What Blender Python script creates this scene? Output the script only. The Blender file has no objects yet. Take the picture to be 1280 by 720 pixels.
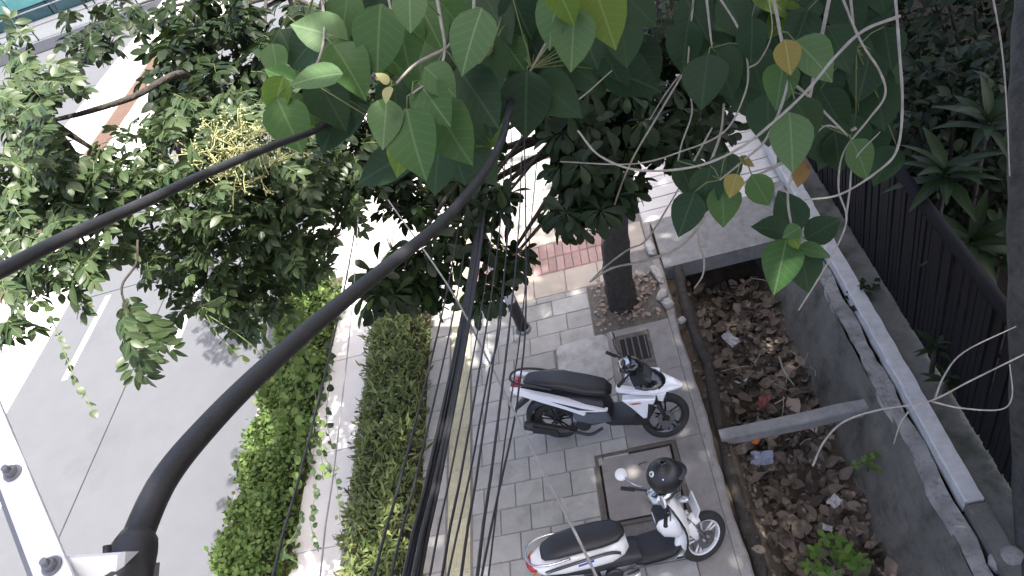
import bpy, math, random
import numpy as np
from mathutils import Vector, Matrix
random.seed(7); rng = np.random.default_rng(11)
scene = bpy.context.scene
col = scene.collection
R_ = math.radians

# ------------------------------------------------------------------ camera
CAM_H = 6.5
FPX = 900.0
# rows: world X (across the street), Y (along it), Z (up) in camera axes (right, down, forward)
AX = np.array([[0.9556, -0.2412, -0.1694], [-0.0444, -0.6859, 0.7263], [-0.2914, -0.6865, -0.6662]])
AX[0] /= np.linalg.norm(AX[0]); AX[1] -= AX[0]*AX[0].dot(AX[1]); AX[1] /= np.linalg.norm(AX[1]); AX[2] = np.cross(AX[0], AX[1])
CP = np.array([0, 0, CAM_H])
cam_d = bpy.data.cameras.new('camera'); cam = bpy.data.objects.new('camera', cam_d); col.objects.link(cam)
right, down, fwd = AX[:, 0], AX[:, 1], AX[:, 2]
m = Matrix.Identity(4)
for i in range(3):
    m[i][0] = right[i]; m[i][1] = -down[i]; m[i][2] = -fwd[i]; m[i][3] = CP[i]
cam.matrix_world = m
cam_d.sensor_width = 36; cam_d.lens = FPX/1280*36
cam_d.clip_start = 0.05; cam_d.clip_end = 900
scene.camera = cam

# ------------------------------------------------------------------ sky and sun
SUN_EL, SUN_AZ = R_(70), R_(-18)            # azimuth measured from +X towards +Y
world = bpy.data.worlds.new('World'); scene.world = world; world.use_nodes = True
wn = world.node_tree; bg = wn.nodes['Background']
sky = wn.nodes.new('ShaderNodeTexSky'); sky.sky_type = 'NISHITA'; sky.sun_disc = False
sky.sun_elevation = SUN_EL; sky.sun_rotation = R_(90) - SUN_AZ
sky.air_density = 0.6; sky.dust_density = 5.5; sky.ozone_density = 0.5
wn.links.new(sky.outputs[0], bg.inputs[0]); bg.inputs[1].default_value = 0.15
sd = bpy.data.lights.new('sun', 'SUN'); sd.energy = 3.2; sd.angle = R_(0.6); sd.color = (1, 0.96, 0.9)
sun = bpy.data.objects.new('sun', sd); col.objects.link(sun)
sv = Vector((math.cos(SUN_EL)*math.cos(SUN_AZ), math.cos(SUN_EL)*math.sin(SUN_AZ), math.sin(SUN_EL)))
sun.rotation_euler = sv.to_track_quat('Z', 'Y').to_euler(); sun.location = (6, -3, 20)
vs = scene.view_settings
vs.view_transform = 'Standard'; vs.look = 'None'; vs.gamma = 1; vs.exposure = 2.0; vs.use_curve_mapping = False
scene.render.engine = 'CYCLES'
scene.cycles.max_bounces = 6; scene.cycles.diffuse_bounces = 3; scene.cycles.glossy_bounces = 2; scene.cycles.transmission_bounces = 4

# ------------------------------------------------------------------ helpers
def ray(px, py): return AX @ np.array([(px-640)/FPX, (py-360)/FPX, 1.0])
def P(px, py, depth): return CP + depth*ray(px, py)
def G(px, py, z=0.0):
    w = ray(px, py); return CP + w*((z-CAM_H)/w[2])

def tag(o, label=None, cat=None, group=None, kind=None):
    if label: o['label'] = label
    if cat: o['category'] = cat
    if group: o['group'] = group
    if kind: o['kind'] = kind
    return o
def empty(name, loc=(0, 0, 0), rz=0, label=None, cat=None, group=None):
    o = bpy.data.objects.new(name, None); col.objects.link(o)
    o.location = Vector([float(a) for a in loc]); o.rotation_euler = (0, 0, rz); o.empty_display_size = .1
    return tag(o, label, cat, group)
def link(name, me, parent=None, loc=(0, 0, 0), rot=None, scale=None):
    o = bpy.data.objects.new(name, me); col.objects.link(o)
    o.parent = parent; o.location = Vector([float(a) for a in loc])
    if rot is not None: o.rotation_euler = rot
    if scale is not None: o.scale = scale
    return o
def copy_tree(o, parent=None):
    c = o.copy(); col.objects.link(c); c.parent = parent
    for ch in list(o.children): copy_tree(ch, c)
    return c

class MB:
    def __init__(s): s.v = []; s.f = []
    def add(s, vs, fs):
        b = len(s.v); s.v += [tuple(map(float, p)) for p in vs]; s.f += [tuple(i+b for i in f) for f in fs]; return s
    def box(s, lo, hi, rot=None, org=None):
        x0, y0, z0 = lo; x1, y1, z1 = hi
        vs = [(x0,y0,z0),(x1,y0,z0),(x1,y1,z0),(x0,y1,z0),(x0,y0,z1),(x1,y0,z1),(x1,y1,z1),(x0,y1,z1)]
        if rot is not None:
            vs = [tuple(rot @ Vector(p) + Vector(org)) for p in vs]
        return s.add(vs, [(0,3,2,1),(4,5,6,7),(0,1,5,4),(1,2,6,5),(2,3,7,6),(3,0,4,7)])
    def tube(s, pts, rad, seg=8, cap=True):
        pts = [Vector([float(a) for a in p]) for p in pts]; n = len(pts)
        if not hasattr(rad, '__len__'): rad = [rad]*n
        vs = []; up = None
        for i, p in enumerate(pts):
            t = (pts[min(i+1, n-1)] - pts[max(i-1, 0)])
            t = t.normalized() if t.length > 1e-9 else Vector((0, 0, 1))
            if up is None:
                up = Vector((0, 0, 1)) if abs(t.z) < .9 else Vector((1, 0, 0))
            a = t.cross(up)
            a = a.normalized() if a.length > 1e-6 else t.orthogonal().normalized()
            b = a.cross(t).normalized(); up = b
            for k in range(seg):
                an = 2*math.pi*k/seg
                vs.append(p + (a*math.cos(an) + b*math.sin(an))*rad[i])
        fs = []
        for i in range(n-1):
            for k in range(seg):
                k2 = (k+1) % seg
                fs.append((i*seg+k, i*seg+k2, (i+1)*seg+k2, (i+1)*seg+k))
        if cap: fs.append(tuple(range(seg-1, -1, -1))); fs.append(tuple((n-1)*seg+k for k in range(seg)))
        return s.add(vs, fs)
    def lathe(s, prof, seg=24, M=None, arc=None):
        """profile of (radius, height) spun about local Y"""
        n = len(prof); vs = []; fs = []
        for k in range(seg):
            a = 2*math.pi*k/seg
            for (r, h) in prof:
                p = Vector((r*math.cos(a), h, r*math.sin(a)))
                vs.append(M @ p if M else p)
        for k in range(seg):
            k2 = (k+1) % seg
            for j in range(n-1):
                fs.append((k*n+j, k*n+j+1, k2*n+j+1, k2*n+j))
        return s.add(vs, fs)
    def prism(s, poly, y0, y1, inset=0.0):
        """polygon in XZ pushed out from y0 to y1, rim of the y1 face pulled in"""
        n = len(poly); cx = sum(p[0] for p in poly)/n; cz = sum(p[1] for p in poly)/n
        d = 1 if y1 > y0 else -1
        ym = y1 - d*inset
        def ins(p):
            dx, dz = p[0]-cx, p[1]-cz; L = math.hypot(dx, dz) or 1
            k = max(0, 1-inset*1.3/L); return (cx+dx*k, y1, cz+dz*k)
        vs = [(p[0], y0, p[1]) for p in poly] + [(p[0], ym, p[1]) for p in poly] + [ins(p) for p in poly]
        fs = [tuple(range(n)), tuple(2*n+i for i in range(n))[::-1]]
        for i in range(n):
            j = (i+1) % n
            fs += [(i, n+i, n+j, j), (n+i, 2*n+i, 2*n+j, n+j)]
        return s.add(vs, fs)
    def loft(s, secs, seg=16, e=2.4):
        """cross-sections (x, y centre, z centre, half width, half height) stacked along x"""
        n = len(secs); vs = []; fs = []
        for (x, yc, zc, hw, hh) in secs:
            for k in range(seg):
                a = 2*math.pi*k/seg; c, q = math.cos(a), math.sin(a)
                vs.append((x, yc + hw*math.copysign(abs(c)**(2/e), c), zc + hh*math.copysign(abs(q)**(2/e), q)))
        for i in range(n-1):
            for k in range(seg):
                k2 = (k+1) % seg; fs.append((i*seg+k, i*seg+k2, (i+1)*seg+k2, (i+1)*seg+k))
        fs.append(tuple(range(seg))[::-1]); fs.append(tuple((n-1)*seg+k for k in range(seg)))
        return s.add(vs, fs)
    def mesh(s, name, mat, smooth=False):
        me = bpy.data.meshes.new(name); me.from_pydata(s.v, [], s.f); me.materials.append(mat)
        if smooth:
            me.polygons.foreach_set('use_smooth', [True]*len(me.polygons))
        me.update(); return me
    def build(s, name, mat, parent=None, smooth=False, loc=(0, 0, 0), auto=None):
        me = s.mesh(name, mat, smooth)
        if auto:
            me.polygons.foreach_set('use_smooth', [True]*len(me.polygons)); me.set_sharp_from_angle(angle=R_(auto))
        return link(name, me, parent, loc)

def smooth_path(pts, n=8):
    pts = [np.array(p, float) for p in pts]
    if len(pts) < 3: return [pts[0]+(pts[-1]-pts[0])*t/(n*2) for t in range(n*2+1)]
    out = []; q = [2*pts[0]-pts[1]] + pts + [2*pts[-1]-pts[-2]]
    for i in range(1, len(q)-2):
        for k in range(n):
            t = k/n; a, b, c, d = q[i-1], q[i], q[i+1], q[i+2]
            out.append(.5*((2*b)+(-a+c)*t+(2*a-5*b+4*c-d)*t*t+(-a+3*b-3*c+d)*t**3))
    out.append(pts[-1]); return out

# ------------------------------------------------------------------ materials
def M(name, c1, c2=None, scale=6, rough=.7, bump=0, bscale=60, rand=0, metal=0, spec=.5, stain=None, sscale=1.2, sth=.55, coords='world', coat=0):
    mt = bpy.data.materials.new(name); mt.use_nodes = True
    nt = mt.node_tree; N = nt.nodes; L = nt.links; b = N['Principled BSDF']
    b.inputs['Roughness'].default_value = rough; b.inputs['Metallic'].default_value = metal
    b.inputs['Specular IOR Level'].default_value = spec
    if coat: b.inputs['Coat Weight'].default_value = coat; b.inputs['Coat Roughness'].default_value = .12
    c2 = c2 or tuple(x*.8 for x in c1)
    if coords == 'world': co = N.new('ShaderNodeNewGeometry').outputs['Position']
    else: co = N.new('ShaderNodeTexCoord').outputs['Object']
    n1 = N.new('ShaderNodeTexNoise'); n1.inputs['Scale'].default_value = scale; n1.inputs['Detail'].default_value = 8; n1.inputs['Roughness'].default_value = .65
    L.new(co, n1.inputs['Vector'])
    rp = N.new('ShaderNodeValToRGB'); rp.color_ramp.elements[0].position = .3; rp.color_ramp.elements[1].position = .7
    rp.color_ramp.elements[0].color = (*c2, 1); rp.color_ramp.elements[1].color = (*c1, 1)
    L.new(n1.outputs['Fac'], rp.inputs[0]); out = rp.outputs[0]
    if stain:
        n2 = N.new('ShaderNodeTexNoise'); n2.inputs['Scale'].default_value = sscale; n2.inputs['Detail'].default_value = 6; n2.inputs['Roughness'].default_value = .7
        L.new(co, n2.inputs['Vector'])
        mr = N.new('ShaderNodeMapRange'); mr.inputs[1].default_value = sth; mr.inputs[2].default_value = sth+.18
        L.new(n2.outputs['Fac'], mr.inputs[0])
        mx = N.new('ShaderNodeMix'); mx.data_type = 'RGBA'; L.new(mr.outputs[0], mx.inputs[0]); L.new(out, mx.inputs[6]); mx.inputs[7].default_value = (*stain, 1)
        out = mx.outputs[2]
    if rand:
        oi = N.new('ShaderNodeObjectInfo'); hv = N.new('ShaderNodeHueSaturation')
        mr = N.new('ShaderNodeMapRange'); mr.inputs[3].default_value = 1-rand; mr.inputs[4].default_value = 1+rand
        L.new(oi.outputs['Random'], mr.inputs[0]); L.new(mr.outputs[0], hv.inputs['Value']); L.new(out, hv.inputs['Color']); out = hv.outputs[0]
    L.new(out, b.inputs['Base Color'])
    if bump:
        n3 = N.new('ShaderNodeTexNoise'); n3.inputs['Scale'].default_value = bscale; n3.inputs['Detail'].default_value = 6
        L.new(co, n3.inputs['Vector']); bp = N.new('ShaderNodeBump'); bp.inputs['Strength'].default_value = bump; bp.inputs['Distance'].default_value = .02
        L.new(n3.outputs['Fac'], bp.inputs['Height']); L.new(bp.outputs[0], b.inputs['Normal'])
    return mt

def LEAF(name, c1, c2, vein=None, trans=.3, rough=.45, nv=9, spots=None, spec=.22):
    """leaf colour varies from leaf to leaf; midrib and side veins follow the leaf's own UV"""
    mt = bpy.data.materials.new(name); mt.use_nodes = True
    nt = mt.node_tree; N = nt.nodes; L = nt.links; b = N['Principled BSDF']; o = N['Material Output']
    geo = N.new('ShaderNodeNewGeometry'); oi = N.new('ShaderNodeObjectInfo')
    ad = N.new('ShaderNodeMath'); ad.operation = 'ADD'; L.new(geo.outputs['Random Per Island'], ad.inputs[0]); L.new(oi.outputs['Random'], ad.inputs[1])
    fr = N.new('ShaderNodeMath'); fr.operation = 'FRACT'; L.new(ad.outputs[0], fr.inputs[0])
    mx = N.new('ShaderNodeMix'); mx.data_type = 'RGBA'; L.new(fr.outputs[0], mx.inputs[0]); mx.inputs[6].default_value = (*c1, 1); mx.inputs[7].default_value = (*c2, 1)
    out = mx.outputs[2]
    if spots:
        ns = N.new('ShaderNodeTexNoise'); ns.inputs['Scale'].default_value = 14; ns.inputs['Detail'].default_value = 5; L.new(geo.outputs['Position'], ns.inputs['Vector'])
        mr = N.new('ShaderNodeMapRange'); mr.inputs[1].default_value = .56; mr.inputs[2].default_value = .7; L.new(ns.outputs['Fac'], mr.inputs[0])
        m2 = N.new('ShaderNodeMix'); m2.data_type = 'RGBA'; L.new(mr.outputs[0], m2.inputs[0]); L.new(out, m2.inputs[6]); m2.inputs[7].default_value = (*spots, 1); out = m2.outputs[2]
    if vein:
        uv = N.new('ShaderNodeUVMap'); sp = N.new('ShaderNodeSeparateXYZ'); L.new(uv.outputs[0], sp.inputs[0])
        def mth(op, a, bb=None, cc=None):
            q = N.new('ShaderNodeMath'); q.operation = op
            for i, x in enumerate((a, bb, cc)):
                if x is None: continue
                if isinstance(x, (int, float)): q.inputs[i].default_value = x
                else: L.new(x, q.inputs[i])
            return q.outputs[0]
        au = mth('ABSOLUTE', mth('SUBTRACT', sp.outputs[0], .5))
        mid = mth('LESS_THAN', au, .016)
        ph = mth('FRACT', mth('MULTIPLY', mth('SUBTRACT', sp.outputs[1], mth('MULTIPLY', au, .75)), nv))
        lat = mth('MULTIPLY', mth('LESS_THAN', ph, .10), .4)
        fac = mth('MAXIMUM', mid, lat)
        m3 = N.new('ShaderNodeMix'); m3.data_type = 'RGBA'; L.new(fac, m3.inputs[0]); L.new(out, m3.inputs[6]); m3.inputs[7].default_value = (*vein, 1); out = m3.outputs[2]
    L.new(out, b.inputs['Base Color']); b.inputs['Roughness'].default_value = rough+.08; b.inputs['Specular IOR Level'].default_value = spec
    if trans:
        tr = N.new('ShaderNodeBsdfTranslucent'); ms = N.new('ShaderNodeMixShader'); ms.inputs[0].default_value = trans
        hs = N.new('ShaderNodeHueSaturation'); hs.inputs['Hue'].default_value = .48; hs.inputs['Value'].default_value = 1.7; L.new(out, hs.inputs['Color']); L.new(hs.outputs[0], tr.inputs[0])
        L.new(b.outputs[0], ms.inputs[1]); L.new(tr.outputs[0], ms.inputs[2]); L.new(ms.outputs[0], o.inputs[0])
    return mt

mat = dict(
 earth=M('earth', (.10,.075,.05), (.05,.038,.026), 5, .95, .5, 40),
 road=M('road_concrete', (.084,.088,.096), (.075,.079,.086), 3, .85, .12, 150, stain=(.066,.069,.076), sscale=.55, sth=.56),
 joint=M('joint_tar', (.02,.02,.022), None, 8, .8),
 paint=M('road_paint', (.75,.75,.73), (.6,.6,.58), 18, .7, stain=(.35,.35,.35), sscale=14, sth=.68),
 pale=M('pale_concrete', (.62,.60,.57), (.50,.48,.45), 2.2, .85, .12, 80, stain=(.36,.33,.30), sscale=1.1, sth=.6),
 path=M('path_concrete', (.60,.58,.55), (.50,.48,.45), 1.6, .85, .15, 70, stain=(.52,.38,.28), sscale=.75, sth=.56),
 redsoil=M('red_soil', (.105,.062,.044), (.062,.038,.028), 8, .95, .6, 40),
 paver=M('paver', (.335,.328,.305), (.265,.26,.242), 7, .85, .25, 120, rand=.13, stain=(.205,.20,.182), sscale=1.7, sth=.53),
 pitsoil=M('pit_soil', (.15,.135,.115), (.07,.062,.05), 14, .95, .7, 50),
 bed=M('paver_bed', (.19,.178,.168), (.13,.122,.116), 20, .95),
 apron=M('apron_concrete', (.262,.244,.228), (.20,.187,.175), 4, .88, .25, 110, stain=(.145,.136,.126), sscale=1.9, sth=.52),
 kerbst=M('kerb_concrete', (.29,.272,.255), (.20,.188,.175), 7, .9, .4, 60, stain=(.13,.12,.11), sscale=4, sth=.54),
 tactile=M('tactile_tile', (.43,.40,.25), (.32,.30,.22), 14, .8, .1, 120, rand=.12, stain=(.22,.21,.19), sscale=4, sth=.57),
 cream=M('cream_tile', (.44,.38,.31), (.35,.30,.25), 6, .85, .2, 120, rand=.1),
 brick=M('pink_brick', (.36,.235,.21), (.28,.185,.165), 14, .85, .25, 120, rand=.16),
 plate=M('cover_concrete', (.40,.39,.37), (.29,.28,.265), 7, .85, .2, 100, stain=(.21,.20,.19), sscale=4, sth=.5),
 steel=M('rusty_steel', (.15,.13,.11), (.09,.077,.067), 20, .7, .2, 80, metal=.3),
 dark=M('dark_void', (.012,.012,.012), None, 8, .9),
 drain=M('drain_concrete', (.155,.15,.135), (.085,.085,.075), 3.5, .92, .5, 45, stain=(.05,.055,.04), sscale=2.2, sth=.5),
 wallface=M('wall_render', (.165,.148,.128), (.085,.08,.068), 2.4, .9, .7, 40, stain=(.042,.046,.03), sscale=2.6, sth=.5),
 slab=M('bridge_concrete', (.265,.258,.245), (.175,.172,.165), 9, .88, .35, 70, stain=(.115,.112,.105), sscale=5, sth=.56),
 lime=M('white_lime', (.52,.51,.50), (.38,.372,.36), 9, .8, .3, 50, stain=(.18,.175,.165), sscale=5.5, sth=.62),
 limeold=M('peeling_lime', (.36,.35,.33), (.12,.115,.105), 12, .85, .4, 40, stain=(.09,.088,.08), sscale=6, sth=.5),
 fence=M('fence_paint', (.009,.009,.011), (.005,.005,.006), 30, .7, spec=.2),
 bark=M('bark', (.055,.046,.038), (.02,.017,.014), 14, .95, 1.0, 35),
 barkgrey=M('bark_grey', (.07,.068,.062), (.025,.024,.022), 10, .95, 1.0, 30),
 vine=M('vine_stem', (.36,.34,.30), (.22,.20,.165), 25, .8, .4, 90),
 vinegreen=M('vine_green', (.14,.18,.06), (.09,.12,.04), 25, .7),
 rubber=M('cable_rubber', (.026,.025,.027), (.015,.015,.016), 30, .5, .08, 200, stain=(.045,.043,.043), sscale=9, sth=.6),
 wire=M('wire_black', (.018,.018,.02), (.012,.012,.013), 30, .5),
 wiregrey=M('wire_grey', (.26,.25,.24), (.2,.19,.18), 30, .6),
 whitemetal=M('white_metal', (.78,.79,.80), (.70,.71,.73), 12, .4, .03, 90, stain=(.55,.55,.54), sscale=16, sth=.66),
 greymetal=M('grey_metal', (.22,.225,.24), (.16,.165,.175), 14, .45, .05, 90, metal=.4),
 teal=M('teal_panel', (.14,.38,.36), (.09,.28,.27), 1.2, .35, stain=(.3,.5,.48), sscale=.5, sth=.55),
 tealdark=M('teal_glass', (.04,.10,.11), (.02,.06,.07), 1.5, .15),
 stone=M('white_stone', (.42,.405,.38), (.28,.27,.25), 14, .9, .5, 40),
 # scooters
 plastblack=M('black_plastic', (.022,.022,.025), (.016,.016,.018), 30, .5, .05, 200, coords='obj'),
 gloss_black=M('gloss_black', (.012,.012,.014), None, 10, .18, coords='obj', coat=.6),
 seatv=M('seat_vinyl', (.022,.021,.022), (.015,.015,.016), 20, .42, .12, 260, coords='obj'),
 whitepaint=M('white_paint', (.80,.80,.82), (.76,.76,.78), 5, .25, coords='obj', coat=.7, stain=(.62,.60,.57), sscale=7, sth=.66),
 creampaint=M('cream_paint', (.78,.77,.74), (.73,.72,.69), 5, .25, coords='obj', coat=.7, stain=(.60,.57,.52), sscale=7, sth=.66),
 greypaint=M('grey_paint', (.10,.115,.13), (.07,.08,.095), 6, .35, coords='obj', coat=.3),
 chrome=M('chrome', (.62,.62,.63), (.5,.5,.5), 9, .22, metal=1.0, coords='obj'),
 alloy=M('alloy', (.30,.30,.31), (.2,.2,.2), 20, .4, metal=.9, coords='obj'),
 whiterim=M('white_rim', (.68,.68,.68), (.55,.55,.54), 12, .4, coords='obj'),
 tyre=M('tyre_rubber', (.025,.024,.023), (.018,.017,.017), 40, .85, .3, 120, coords='obj'),
 red=M('red_lens', (.45,.012,.02), (.3,.008,.012), 8, .15, coords='obj', coat=.5),
 orange=M('amber_lens', (.6,.2,.02), None, 8, .2, coords='obj'),
 glass=M('clear_lens', (.55,.57,.6), None, 8, .08, metal=.6, coords='obj'),
 decal=M('grey_decal', (.05,.05,.055), None, 9, .3, coords='obj'),
 bluedecal=M('blue_decal', (.08,.12,.42), None, 9, .3, coords='obj'),
 reddecal=M('red_decal', (.55,.16,.10), None, 9, .3, coords='obj'),
 helmet=M('helmet_black', (.014,.014,.016), (.011,.011,.012), 9, .42, coords='obj', coat=.08),
 trash_white=M('trash_white', (.42,.42,.42), (.3,.3,.3), 20, .5),
 trash_red=M('trash_red', (.22,.06,.055), (.16,.045,.04), 20, .5),
 trash_orange=M('trash_orange', (.62,.16,.03), None, 20, .5),
 trash_blue=M('trash_blue', (.30,.33,.42), None, 20, .4),
 banner=M('flyer_paper', (.55,.55,.52), (.3,.3,.3), 12, .8),
 # leaves
 broad=LEAF('broad_leaf_green', (.036,.088,.022), (.055,.112,.034), (.085,.15,.058), .26, .42, 7),
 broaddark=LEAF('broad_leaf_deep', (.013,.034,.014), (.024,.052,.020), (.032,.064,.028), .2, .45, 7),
 broadpale=LEAF('broad_leaf_pale', (.060,.122,.042), (.085,.148,.058), (.13,.20,.095), .3, .42, 7),
 broadlime=LEAF('broad_leaf_lime', (.075,.14,.018), (.10,.155,.024), (.14,.20,.05), .4, .45, 7),
 young=LEAF('young_leaf', (.38,.36,.17), (.34,.33,.15), None, .3, .5),
 yellow=LEAF('yellow_leaf', (.24,.20,.05), (.19,.16,.04), (.28,.25,.1), .3, .5, 7, spots=(.14,.16,.04)),
 autumn=LEAF('autumn_leaf', (.22,.12,.04), (.19,.13,.04), None, .2, .6, spots=(.16,.035,.02)),
 leaflet=LEAF('leaflet_green', (.022,.044,.015), (.062,.090,.036), (.08,.11,.055), .2, .32, 8, spec=.32),
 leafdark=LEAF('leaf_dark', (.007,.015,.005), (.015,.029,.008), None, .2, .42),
 canopy=LEAF('canopy_leaf', (.03,.06,.02), (.05,.09,.03), None, 0, .5),
 hedge=LEAF('hedge_leaf', (.050,.085,.024), (.21,.235,.085), None, .25, .45),
 ivy=LEAF('ivy_leaf', (.055,.105,.024), (.15,.205,.06), None, .3, .5),
 weed=LEAF('weed_leaf', (.055,.12,.022), (.12,.19,.035), None, .3, .5),
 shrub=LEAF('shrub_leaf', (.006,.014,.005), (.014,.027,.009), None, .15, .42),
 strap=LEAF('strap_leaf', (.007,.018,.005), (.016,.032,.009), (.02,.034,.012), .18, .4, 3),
 dry=LEAF('dry_leaf', (.185,.15,.12), (.034,.030,.026), None, .08, .85, spots=(.25,.20,.16)),
 drypale=LEAF('dry_leaf_pale', (.34,.27,.215), (.22,.175,.14), None, .08, .85),
 twig=M('pale_twig', (.42,.42,.20), (.33,.34,.14), 20, .8),
)
# ------------------------------------------------------------------ leaf tools
class Tmpl: pass
def leaf_tmpl(prof, fold=.15, curl=.15, across=1, twist=0, wave=0):
    """unit-length leaf along +Y, upper side +Z; prof = (position, half width)"""
    t = Tmpl(); vs = []; uv = []; fs = []; cols = [-1 + 2*i/(2*across) for i in range(2*across+1)]
    nc = len(cols)
    for (v, w) in prof:
        for j, c in enumerate(cols):
            x = c*w; z = fold*abs(x) - curl*v*v + wave*math.sin(v*9 + c*2)*abs(c)
            a = twist*v; xx, zz = x*math.cos(a)-z*math.sin(a)*0, z + x*math.sin(a)
            vs.append((xx, v - .12*curl*v*v, zz)); uv.append((.5+c*w, v))
    for i in range(len(prof)-1):
        for j in range(nc-1):
            fs.append((i*nc+j, i*nc+j+1, (i+1)*nc+j+1, (i+1)*nc+j))
    t.v = np.array(vs, float); t.f = np.array(fs, int); t.uv = np.array(uv, float); return t
def tmpl_mesh(t, name, material):
    me = bpy.data.meshes.new(name); me.from_pydata(t.v.tolist(), [], t.f.tolist())
    ul = me.uv_layers.new(name='UVMap'); ul.data.foreach_set('uv', t.uv[t.f.ravel()].ravel())
    me.polygons.foreach_set('use_smooth', [True]*len(me.polygons)); me.materials.append(material); me.update(); return me
def merge(name, t, Rs, Ls, material, parent=None, kind='stuff'):
    """one mesh holding many copies of a leaf; Rs (n,3,3) carries turn and size, Ls (n,3) the place"""
    Rs = np.asarray(Rs); Ls = np.asarray(Ls) - (np.array(parent.location) if parent else 0); n = len(Ls)
    V = np.einsum('nij,kj->nki', Rs, t.v) + Ls[:, None, :]; k = len(t.v)
    F = (t.f[None] + (np.arange(n)*k)[:, None, None]).reshape(-1, 4)
    me = bpy.data.meshes.new(name); me.vertices.add(n*k); me.vertices.foreach_set('co', V.ravel())
    nf = len(F); me.loops.add(nf*4); me.loops.foreach_set('vertex_index', F.ravel())
    me.polygons.add(nf); me.polygons.foreach_set('loop_start', np.arange(nf)*4); me.polygons.foreach_set('loop_total', np.full(nf, 4))
    me.polygons.foreach_set('use_smooth', np.ones(nf, bool))
    ul = me.uv_layers.new(name='UVMap'); ul.data.foreach_set('uv', np.tile(t.uv[t.f.ravel()].ravel(), n))
    me.materials.append(material); me.update(calc_edges=True); me.validate()
    o = link(name, me, parent)
    if kind: o['kind'] = kind
    return o
def frame(axis, normal, size, wide=1.0):
    y = np.asarray(axis, float); y = y/np.linalg.norm(y); z = np.asarray(normal, float); z = z - y*z.dot(y)
    L = np.linalg.norm(z)
    if L < 1e-4: z = np.cross(y, [1, 0, .3]); L = np.linalg.norm(z)
    z = z/L; x = np.cross(y, z)
    return np.stack([x*size*wide, y*size, z*size], 1)
def unit(v): v = np.asarray(v, float); return v/np.linalg.norm(v)
def pix(p):
    c = (np.asarray(p)-CP) @ AX
    return 640+FPX*c[..., 0]/c[..., 2], 360+FPX*c[..., 1]/c[..., 2], c[..., 2]
def leaves_on(parent, t, Rs, Ls, material, n_parts, size=None, part='leaf', rest='foliage'):
    """the leaves that show largest become parts of their own, the rest one joined part"""
    Rs = np.asarray(Rs); Ls = np.asarray(Ls)
    x, y, d = pix(Ls)
    s = np.linalg.norm(Rs[:, :, 1], axis=1)/np.maximum(d, .1)
    s = np.where((d > 0) & (x > -30) & (x < 1310) & (y > -30) & (y < 750), s, 0)
    order = np.argsort(-s); me = tmpl_mesh(t, part, material)
    for i in order[:n_parts]: leaf_obj(part, me, parent, Rs[i], Ls[i])
    r = order[n_parts:]
    if len(r): merge(rest, t, Rs[r], Ls[r], material, parent)
def leaf_obj(name, me, parent, Rm, loc):
    o = link(name, me, parent); m4 = Matrix.Identity(4)
    for i in range(3):
        for j in range(3): m4[i][j] = float(Rm[i][j])
        m4[i][3] = float(loc[i]) - (parent.location[i] if parent else 0)
    o.matrix_basis = m4
    return o

def wbuild(mb, name, material, parent, smooth=True):
    return mb.build(name, material, parent, smooth=smooth, loc=tuple(-parent.location))

OVATE = [(0,.02),(.06,.16),(.16,.29),(.30,.36),(.46,.355),(.62,.30),(.78,.20),(.90,.09),(1,.006)]
OVAL  = [(0,.02),(.12,.13),(.3,.225),(.52,.25),(.74,.19),(.9,.10),(1,.01)]
OBOV  = [(0,.015),(.2,.06),(.42,.13),(.64,.19),(.82,.185),(.94,.11),(1,.01)]
LANCE = [(0,.03),(.2,.11),(.45,.14),(.72,.09),(1,.005)]
ROUND = [(0,.05),(.12,.30),(.38,.42),(.68,.32),(.88,.14),(1,.01)]
STRAP = [(0,.035),(.15,.06),(.35,.085),(.55,.085),(.75,.06),(.9,.03),(1,.003)]
DRYP  = [(0,.03),(.1,.2),(.3,.33),(.55,.30),(.75,.22),(.9,.09),(1,.01)]
T_ovate = leaf_tmpl(OVATE, .12, .18, 2, wave=.012); T_ovate2 = leaf_tmpl(OVATE, .35, .28, 2, wave=.02)
T_oval = leaf_tmpl(OVAL, .2, .2, 1); T_obov = leaf_tmpl(OBOV, .22, .25, 1); T_lance = leaf_tmpl(LANCE, .3, .35, 1)
T_round = leaf_tmpl(ROUND, .15, .2, 1); T_strap = leaf_tmpl(STRAP, .35, .45, 1)
T_dry = leaf_tmpl(DRYP, .5, -.25, 1, twist=.5, wave=.05); T_dry2 = leaf_tmpl(DRYP, -.35, .4, 1, twist=-.6, wave=.06)
T_can = leaf_tmpl([(0,.05),(.5,.3),(1,.02)], .1, .1, 1)

# ------------------------------------------------------------------ the setting
RZ = -0.12                                            # road level; the pavement top is 0
g = MB(); prof = [(-400,-.17),(.36,-.17),(.361,-.82),(2.16,-.82),(2.161,.24),(400,.24)]
ys = [-400, -5, 0, 3, 6, 9, 14, 30, 400]
for i in range(len(prof)-1):
    for j in range(len(ys)-1):
        a, b = prof[i], prof[i+1]
        g.add([(a[0],ys[j],a[1]),(b[0],ys[j],b[1]),(b[0],ys[j+1],b[1]),(a[0],ys[j+1],a[1])], [(0,1,2,3)])
tag(g.build('ground', mat['earth']), kind='structure')
tag(MB().box((2.625,-6,.245),(14,24,.262)).build('garden_soil', M('garden_soil', (.028,.024,.018), (.014,.012,.009), 6, .95, .6, 30)), kind='structure')

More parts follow.
